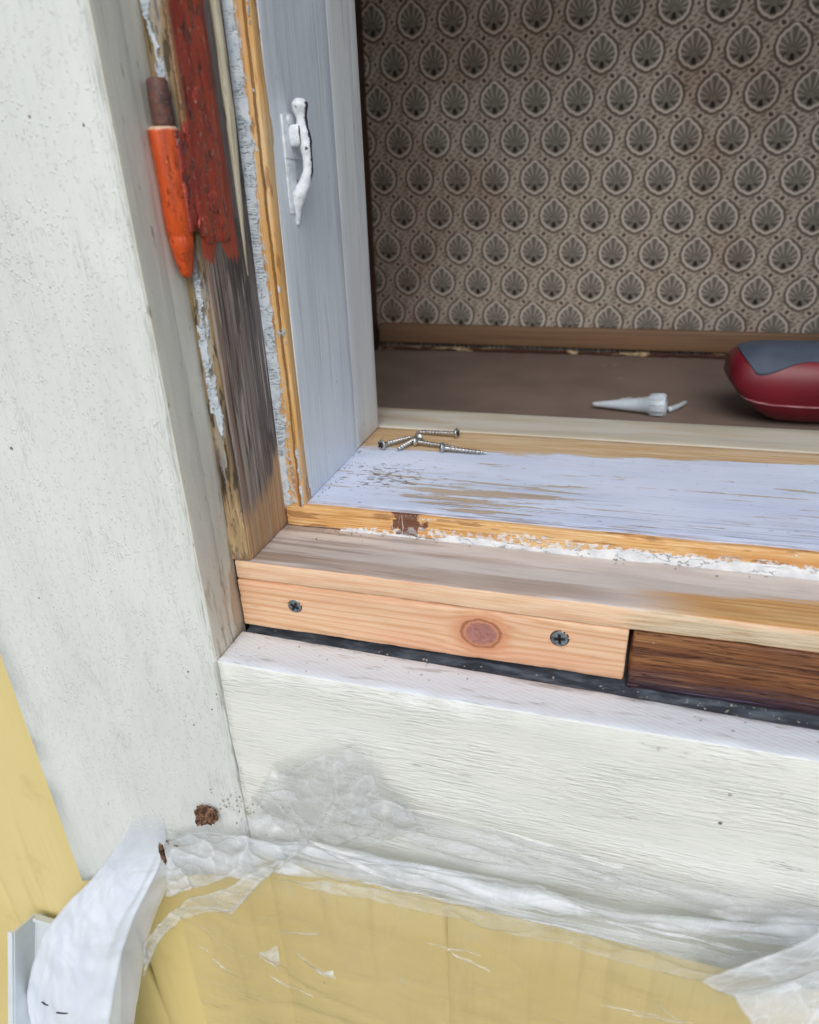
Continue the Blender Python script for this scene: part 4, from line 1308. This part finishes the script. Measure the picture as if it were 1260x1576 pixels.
LAYERS = {
    'left': (-10, .72, 2.5, [(-54.4, -149.2), (-32.8, -135.7), (-2.9, -129.0), (27.2, -126.9), (53.8, -114.0), (32.1, -142.2), (11.0, -168.1), (-14.2, -174.1), (-44.3, -195.3), (-70.2, -212.9)]),
    'band': (-10, .88, 4, [(33.6, -129.6), (53.8, -114.0), (86.5, -117.5), (127.0, -115.6), (157.7, -114.8), (201.5, -112.2), (249.2, -110.0), (286.3, -100.8), (336.6, -86.7), (420, -80), (420, -104), (341.4, -108.7), (288.7, -116.3), (250.8, -124.6), (202.4, -127.4), (150.2, -132.7), (101.8, -141.6), (58.2, -149.4), (20.8, -158.4)]),  # high density adds white standing in for highlights on the film
    'bunch': (-8, .34, 8, [(7.0, -117.7), (19.9, -85.8), (36.1, -61.4), (54.8, -49.6), (70.2, -34.2), (86.9, -32.2), (100.2, -44.3), (109.8, -55.5), (120.1, -63.7), (125.3, -82.8), (102.9, -104.6), (77.5, -117.1), (52.7, -116.8), (29.2, -121.6)]),
    'facet1': (-14, .10, 5, [(39.0, -59.7), (71.6, -36.8), (74.7, -68.2), (55.1, -110.1), (45.9, -89.5)]),
    'facet2': (-15, .08, 5, [(77.5, -35.3), (101.5, -43.8), (93.9, -75.8), (64.1, -96.2), (76.6, -65.2)]),
    'facet3': (-14, .10, 5, [(91.3, -56.2), (121.3, -62.0), (124.5, -78.4), (88.0, -105.5), (76.7, -92.5)]),
    'facet4': (-15, .12, 5, [(12.4, -111.5), (33.3, -71.5), (47.4, -94.5), (55.0, -111.3), (32.1, -113.7)]),
    'streak': (-9, .32, 6, [(105.2, -63.2), (120.2, -69.7), (171.4, -74.0), (232.8, -78.8), (291.9, -78.5), (334.3, -74.9), (420, -64), (420, -80), (336.9, -86.6), (294.7, -95.5), (248.8, -106.2), (201.0, -105.1), (157.5, -107.9), (119.2, -103.8), (103.8, -92.2)]),
    'tri': (-14, .30, 2, [(54.2, -110.8), (34.6, -137.5), (13.7, -163.1), (-10.1, -199.5), (-27.9, -203.3), (-51.1, -216.1), (-80.4, -257.0), (-103.1, -306.7), (-96.1, -266.4), (-67.1, -221.3), (-41.4, -193.0), (-11.6, -171.9), (14.8, -148.9)]),
    'low': (-12, .22, 3, [(22.2, -155.3), (59.3, -146.3), (102.5, -138.6), (150.6, -129.8), (202.4, -124.6), (250.4, -121.8), (288.3, -115.5), (340.6, -107.4), (420, -103), (420, -160), (350.9, -155.1), (305.9, -150), (253.1, -148), (200.0, -147.2), (142.8, -148.9), (85.1, -150.6), (45.1, -155.9)]),
    'corner': (-34, .85, 2, [(273.6, -118.9), (278.9, -109.7), (287.8, -101.2), (295.8, -92.3), (311.5, -84.2), (333.1, -73.4), (352.1, -158.8), (314.6, -179.5), (300.8, -149.6), (290.8, -132.9)])}
def seg_dist(p, a, b):
    dx, dz = b[0] - a[0], b[1] - a[1]; L2 = dx * dx + dz * dz
    t = max(0, min(1, ((p[0] - a[0]) * dx + (p[1] - a[1]) * dz) / L2)) if L2 else 0
    return math.hypot(p[0] - a[0] - t * dx, p[1] - a[1] - t * dz)
def layer_mesh(key, y0, dens, soft, P, cell, seed):
    xs, zs = [p[0] for p in P], [p[1] for p in P]
    nx, nz_ = int((max(xs) - min(xs)) / cell) + 1, int((max(zs) - min(zs)) / cell) + 1
    E_ = list(zip(P, P[1:] + P[:1]))
    V, F, D, idx = [], [], [], {}
    def sd_(x, z):
        ins = False
        for (a, b) in E_:
            if (a[1] > z) != (b[1] > z) and x < (b[0] - a[0]) * (z - a[1]) / (b[1] - a[1]) + a[0]: ins = not ins
        d = min(seg_dist((x, z), a, b) for a, b in E_)
        return d if ins else -d
    grid = {}
    for i in range(nx + 1):
        for j in range(nz_ + 1):
            x, z = min(xs) + i * cell, min(zs) + j * cell
            grid[i, j] = (x, z, sd_(x, z) + (5 if key == 'bunch' else 0) * n3(x, 0, z, (.035, 1, .035, seed)) + .8 * n3(x, 0, z, (.15, 1, .15, seed)))
    for i in range(nx):
        for j in range(nz_):
            c4 = [(i, j), (i + 1, j), (i + 1, j + 1), (i, j + 1)]
            if max(grid[c][2] for c in c4) <= 0: continue
            q = []
            for c in c4:
                if c not in idx:
                    x, z, d = grid[c]
                    iso = key in ('bunch', 'facet1', 'facet2', 'facet3', 'facet4', 'corner', 'left')
                    if iso:
                        n1 = n3(x + .5 * z, 0, z - .5 * x, (.028, 1, .034, seed + 20)); n2 = n3(x - .8 * z, 0, z + .3 * x, (.06, 1, .05, seed + 25)); n4 = n3(x, 0, z, (.14, 1, .13, seed + 29))
                    else:
                        n1 = n3(x, 0, z + x * .04, (.012, 1, .075, seed + 20)); n2 = n3(x, 0, z - x * .1, (.03, 1, .13, seed + 25)); n4 = n3(x, 0, z, (.05, 1, .3, seed + 29))
                    cz = max(0, 1 - abs(n1) * 16) * .34 + max(0, 1 - abs(n2) * 11) * .24 + max(0, 1 - abs(n4) * 8) * .10
                    crum = min(.3, abs(n1)) * 16 + min(.3, abs(n2)) * 8 + abs(n4) * 1.5
                    if key == 'corner':
                        r = (x - 273) / 60; yy = y0 + 20 * min(1, max(0, r)) ** 1.5 - 7 * r * math.sin((z + 118 - (x - 273) * .1) * .09) - 5 * abs(n3(x, 0, z, (.03, 1, .03, 3))) * r
                    else:
                        yy = y0 - 4 * abs(n3(x, 0, z, (.018, 1, .03, seed))) - 1.5 * abs(n3(x + z, 0, z - x, (.03, 1, .03, seed + 4))) - max(0, -z - 165) * .03 - crum * (.9 if key == 'bunch' else .35)
                    idx[c] = len(V); V.append((x, yy, z))
                    e = max(0, min(1, d / soft))
                    vary = .75 + .5 * n3(x, 0, z, (.02, 1, .05, seed + 9))
                    rim = .26 * math.exp(-((d - 1.2) / .9) ** 2) if soft < 6 else 0  # denser edge line draws the film's edge highlight into the opacity
                    D.append(max(0, dens * e * vary + rim + cz * e * (.4 + dens * .5)) if d > 0 else 0.0)
                q.append(idx[c])
            F.append(q)
    return V, F, D
for li, (key, (y0, dens, soft, P)) in enumerate(LAYERS.items()):
    V, F, D = layer_mesh(key, y0 - li * .35, dens, soft, P, 1.3 if key in ('band', 'streak', 'low') else 1.0, li * 2.3)
    o = link('torn_corner' if key == 'corner' else 'fold', V, F, 'film', fl, True)
    at = o.data.attributes.new('layers', 'FLOAT', 'POINT'); at.data.foreach_set('value', D)
CREASES = [
    (1.6, .55, [(51.4, -116.5), (31.4, -143.7), (9.1, -171.4), (-14.9, -205.5), (-32.2, -210.5), (-56.6, -222.3), (-86, -262), (-111.8, -313)]),
    (2.6, .95, [(52.3, -116.2), (86, -120), (118.7, -117.9), (157.6, -116.1), (194.3, -112.8)]),
    (2.2, .45, [(116.3, -71.8), (171.4, -76), (206.3, -80.3), (233.1, -82.7)]),
    (3.2, .98, [(277.2, -102), (292.4, -100), (309.6, -95), (326.2, -90.2), (360, -84)]),
    (1.4, .45, [(-55, -149.3), (-23.2, -133.4), (14.8, -130.8), (51.4, -116.5)]),
    (2.4, .85, [(53.3, -115.4), (101.8, -135.2), (157.8, -137.2), (217.3, -136.9), (280, -130)]),
    (1.2, .45, [(-68, -210), (-26.6, -179), (20.6, -156.6)])]
for k in range(9):
    x = R_.uniform(60, 300); L_ = R_.uniform(30, 100); z = R_.uniform(-146, -112); sl = R_.uniform(-.05, .12)
    CREASES.append((R_.uniform(.5, 1.4), R_.uniform(.5, .95), [(x, z), (x + L_ * .33, z + sl * L_ * .33 + R_.uniform(-2, 2)), (x + L_ * .66, z + sl * L_ * .66 + R_.uniform(-2, 2)), (x + L_, z + sl * L_)]))
for k in range(14):
    x = R_.uniform(-50, 280); z = R_.uniform(-270, -185); L_ = R_.uniform(6, 40); an = R_.uniform(-1.2, .6)
    CREASES.append((R_.uniform(.5, 1.6), R_.uniform(.12, .4), [(x, z), (x + math.cos(an) * L_ * .5 + R_.uniform(-3, 3), z + math.sin(an) * L_ * .5), (x + math.cos(an) * L_, z + math.sin(an) * L_)]))
for ci, (wd, dn, P) in enumerate(CREASES):
    pts = spline(P, 9)
    V, D, n = [], [], 8
    for i, (x, z) in enumerate(pts):
        q = pts[min(i + 1, len(pts) - 1)]; o_ = pts[max(i - 1, 0)]
        tx, tz = q[0] - o_[0], q[1] - o_[1]; L_ = math.hypot(tx, tz) or 1
        e = math.sin(math.pi * min(1, max(0, i / (len(pts) - 1)))) ** .5
        jig = 1.2 * n3(i, 0, 0, (.25, 1, 1, ci * 3))
        for k in range(n + 1):
            t = k / n * 2 - 1
            hgt = (1 - t * t) * 2.4 * (.6 + .5 * n3(i, k, 0, (.2, .3, 1, ci)))
            V.append((x - tz / L_ * (t * wd * (.7 + .3 * e + .7 * n3(i, 0, 0, (.09, 1, 1, ci * 7))) + jig), -11.5 - hgt - max(0, -z - 165) * .035 - (6 * math.exp(-((x - 66) / 40) ** 2 - ((z + 82) / 40) ** 2)), z + tx / L_ * (t * wd * (.6 + .4 * e) + jig)))
            D.append(dn * e * (1 - t * t) ** .8 * (.65 + .7 * n3(i, 0, 0, (.12, 1, 1, ci * 5 + 2))))
    m_ = n + 1
    F = [(i * m_ + k, i * m_ + k + 1, (i + 1) * m_ + k + 1, (i + 1) * m_ + k) for i in range(len(pts) - 1) for k in range(n)]
    o = link('fold', V, F, 'film', fl, True)
    at = o.data.attributes.new('layers', 'FLOAT', 'POINT'); at.data.foreach_set('value', D)
patch('scrap', (2, -14, -240), (16, -14, -232), (18, -14, -250), (6, -13, -254), 16, 3, 9, .5, fl)
patch('scrap', (34, -14, -238), (58, -14, -241), (60, -14, -247), (40, -13, -245), 16, 3, 14, .6, fl)
# tape staples in the wrap
WN = 65
for (row, k0, k1) in ((85, 14, 19), (86, 26, 32)):
    A, B = Vector(WV[row * WN + k0]), Vector(WV[row * WN + k1])
    o_ = Vector((0, -.9, .35))
    pts = [A - o_ * 2, A + o_ * .5, A.lerp(B, .5) + o_ * .9, B + o_ * .5, B - o_ * 2]
    V, F = tube_mesh(pts, [.6] * 5, 6)
    link('staple', V, F, 'staple', wp, True)

# ------------------------------------------------------------------ debris at the casing foot
def lump(name, c, r, seed, mat, parent=None, s=.12, sub=3):
    bm = bmesh.new(); bmesh.ops.create_icosphere(bm, subdivisions=sub, radius=1)
    V = []
    for v in bm.verts:
        d = v.co.normalized()
        k = 1 + .40 * n3(d.x, d.y, d.z, (1.6, 1.6, 1.6, seed)) + .34 * n3(d.x, d.y, d.z, (4, 4, 4, seed + 2)) + .22 * n3(d.x, d.y, d.z, (9, 9, 9, seed + 4))
        V.append(Vector(c) + Vector((d.x * r[0], d.y * r[1], d.z * r[2])) * k)
    F = [tuple(v.index for v in f.verts) for f in bm.faces]
    bm.free()
    return link(name, V, F, mat, parent, False)
tag(lump('debris_lump', (-26, -5, -127), (6.8, 5.5, 6.2), 5, 'debris', None, .12, 4), 'brown crumbly lump stuck to the foot of the casing joint', 'debris')
tag(lump('leaf_flake', (-63, -12, -166), (1.8, 1.6, 8.5), 8, 'debris', None, .12, 4), 'dark brown leaf flake beside the top of the white plastic wrap', 'debris')  # leaf bit whose dark brown also stands in for the gap's shadow
tag(lump('leaf_chip', (-50, -12, -152), (6.5, 1.4, 1.6), 12, 'debris', None, .12, 4), 'small brown leaf chip lying just below the crumbly lump', 'debris')  # leaf bit in the same gap, its shadow put into the brown
parts = []
for k in range(60):
    x, z = R_.gauss(0, 11), -118 + R_.gauss(0, 8)
    r = R_.uniform(.2, .7)
    bm = bmesh.new(); bmesh.ops.create_icosphere(bm, subdivisions=1, radius=r)
    parts.append(([Vector((x, -.6, z)) + v.co for v in bm.verts], [tuple(v.index for v in f.verts) for f in bm.faces])); bm.free()
V, F = merge(parts)
tag(link('crumbs', V, F, 'crumb'), 'grey crumbs scattered below the casing joint', 'crumbs', kind='stuff')

parts = []
def fleck(c, r):
    a = R_.uniform(0, 6.28); b = R_.uniform(.3, 1.0)
    u = Vector((math.cos(a), math.sin(a), R_.uniform(-.3, .3))) * r; v = Vector((-math.sin(a), math.cos(a), R_.uniform(-.3, .3))) * r * b
    c = Vector(c); n = Vector((0, 0, R_.uniform(.15, .4)))
    V = [c - u - v, c + u - v * .6, c + u * .8 + v, c - u * .7 + v]
    V = V + [p + n for p in V]
    return V, [(3, 2, 1, 0), (4, 5, 6, 7), (0, 1, 5, 4), (1, 2, 6, 5), (2, 3, 7, 6), (3, 0, 4, 7)]
for k in range(45):
    parts.append(fleck((13 + abs(R_.gauss(0, 1)) ** 1.5 * 110, 83.4 - abs(R_.gauss(0, 4)), 47.6), R_.uniform(.25, 1.0)))
for k in range(60):
    parts.append(fleck((27 + abs(R_.gauss(0, 5)), R_.uniform(95, 235), 63.4), R_.uniform(.2, .7)))
for k in range(70):
    parts.append(fleck((R_.uniform(3, 330), 30.5 - R_.uniform(0, 28) ** 1.0 * R_.random(), .4), R_.uniform(.2, .7)))
V, F = merge(parts)
tag(link('sanding_flecks', V, F, 'crumb'), 'fine paint flecks and sanding dust scattered on the frame ledges', 'dust', kind='stuff')
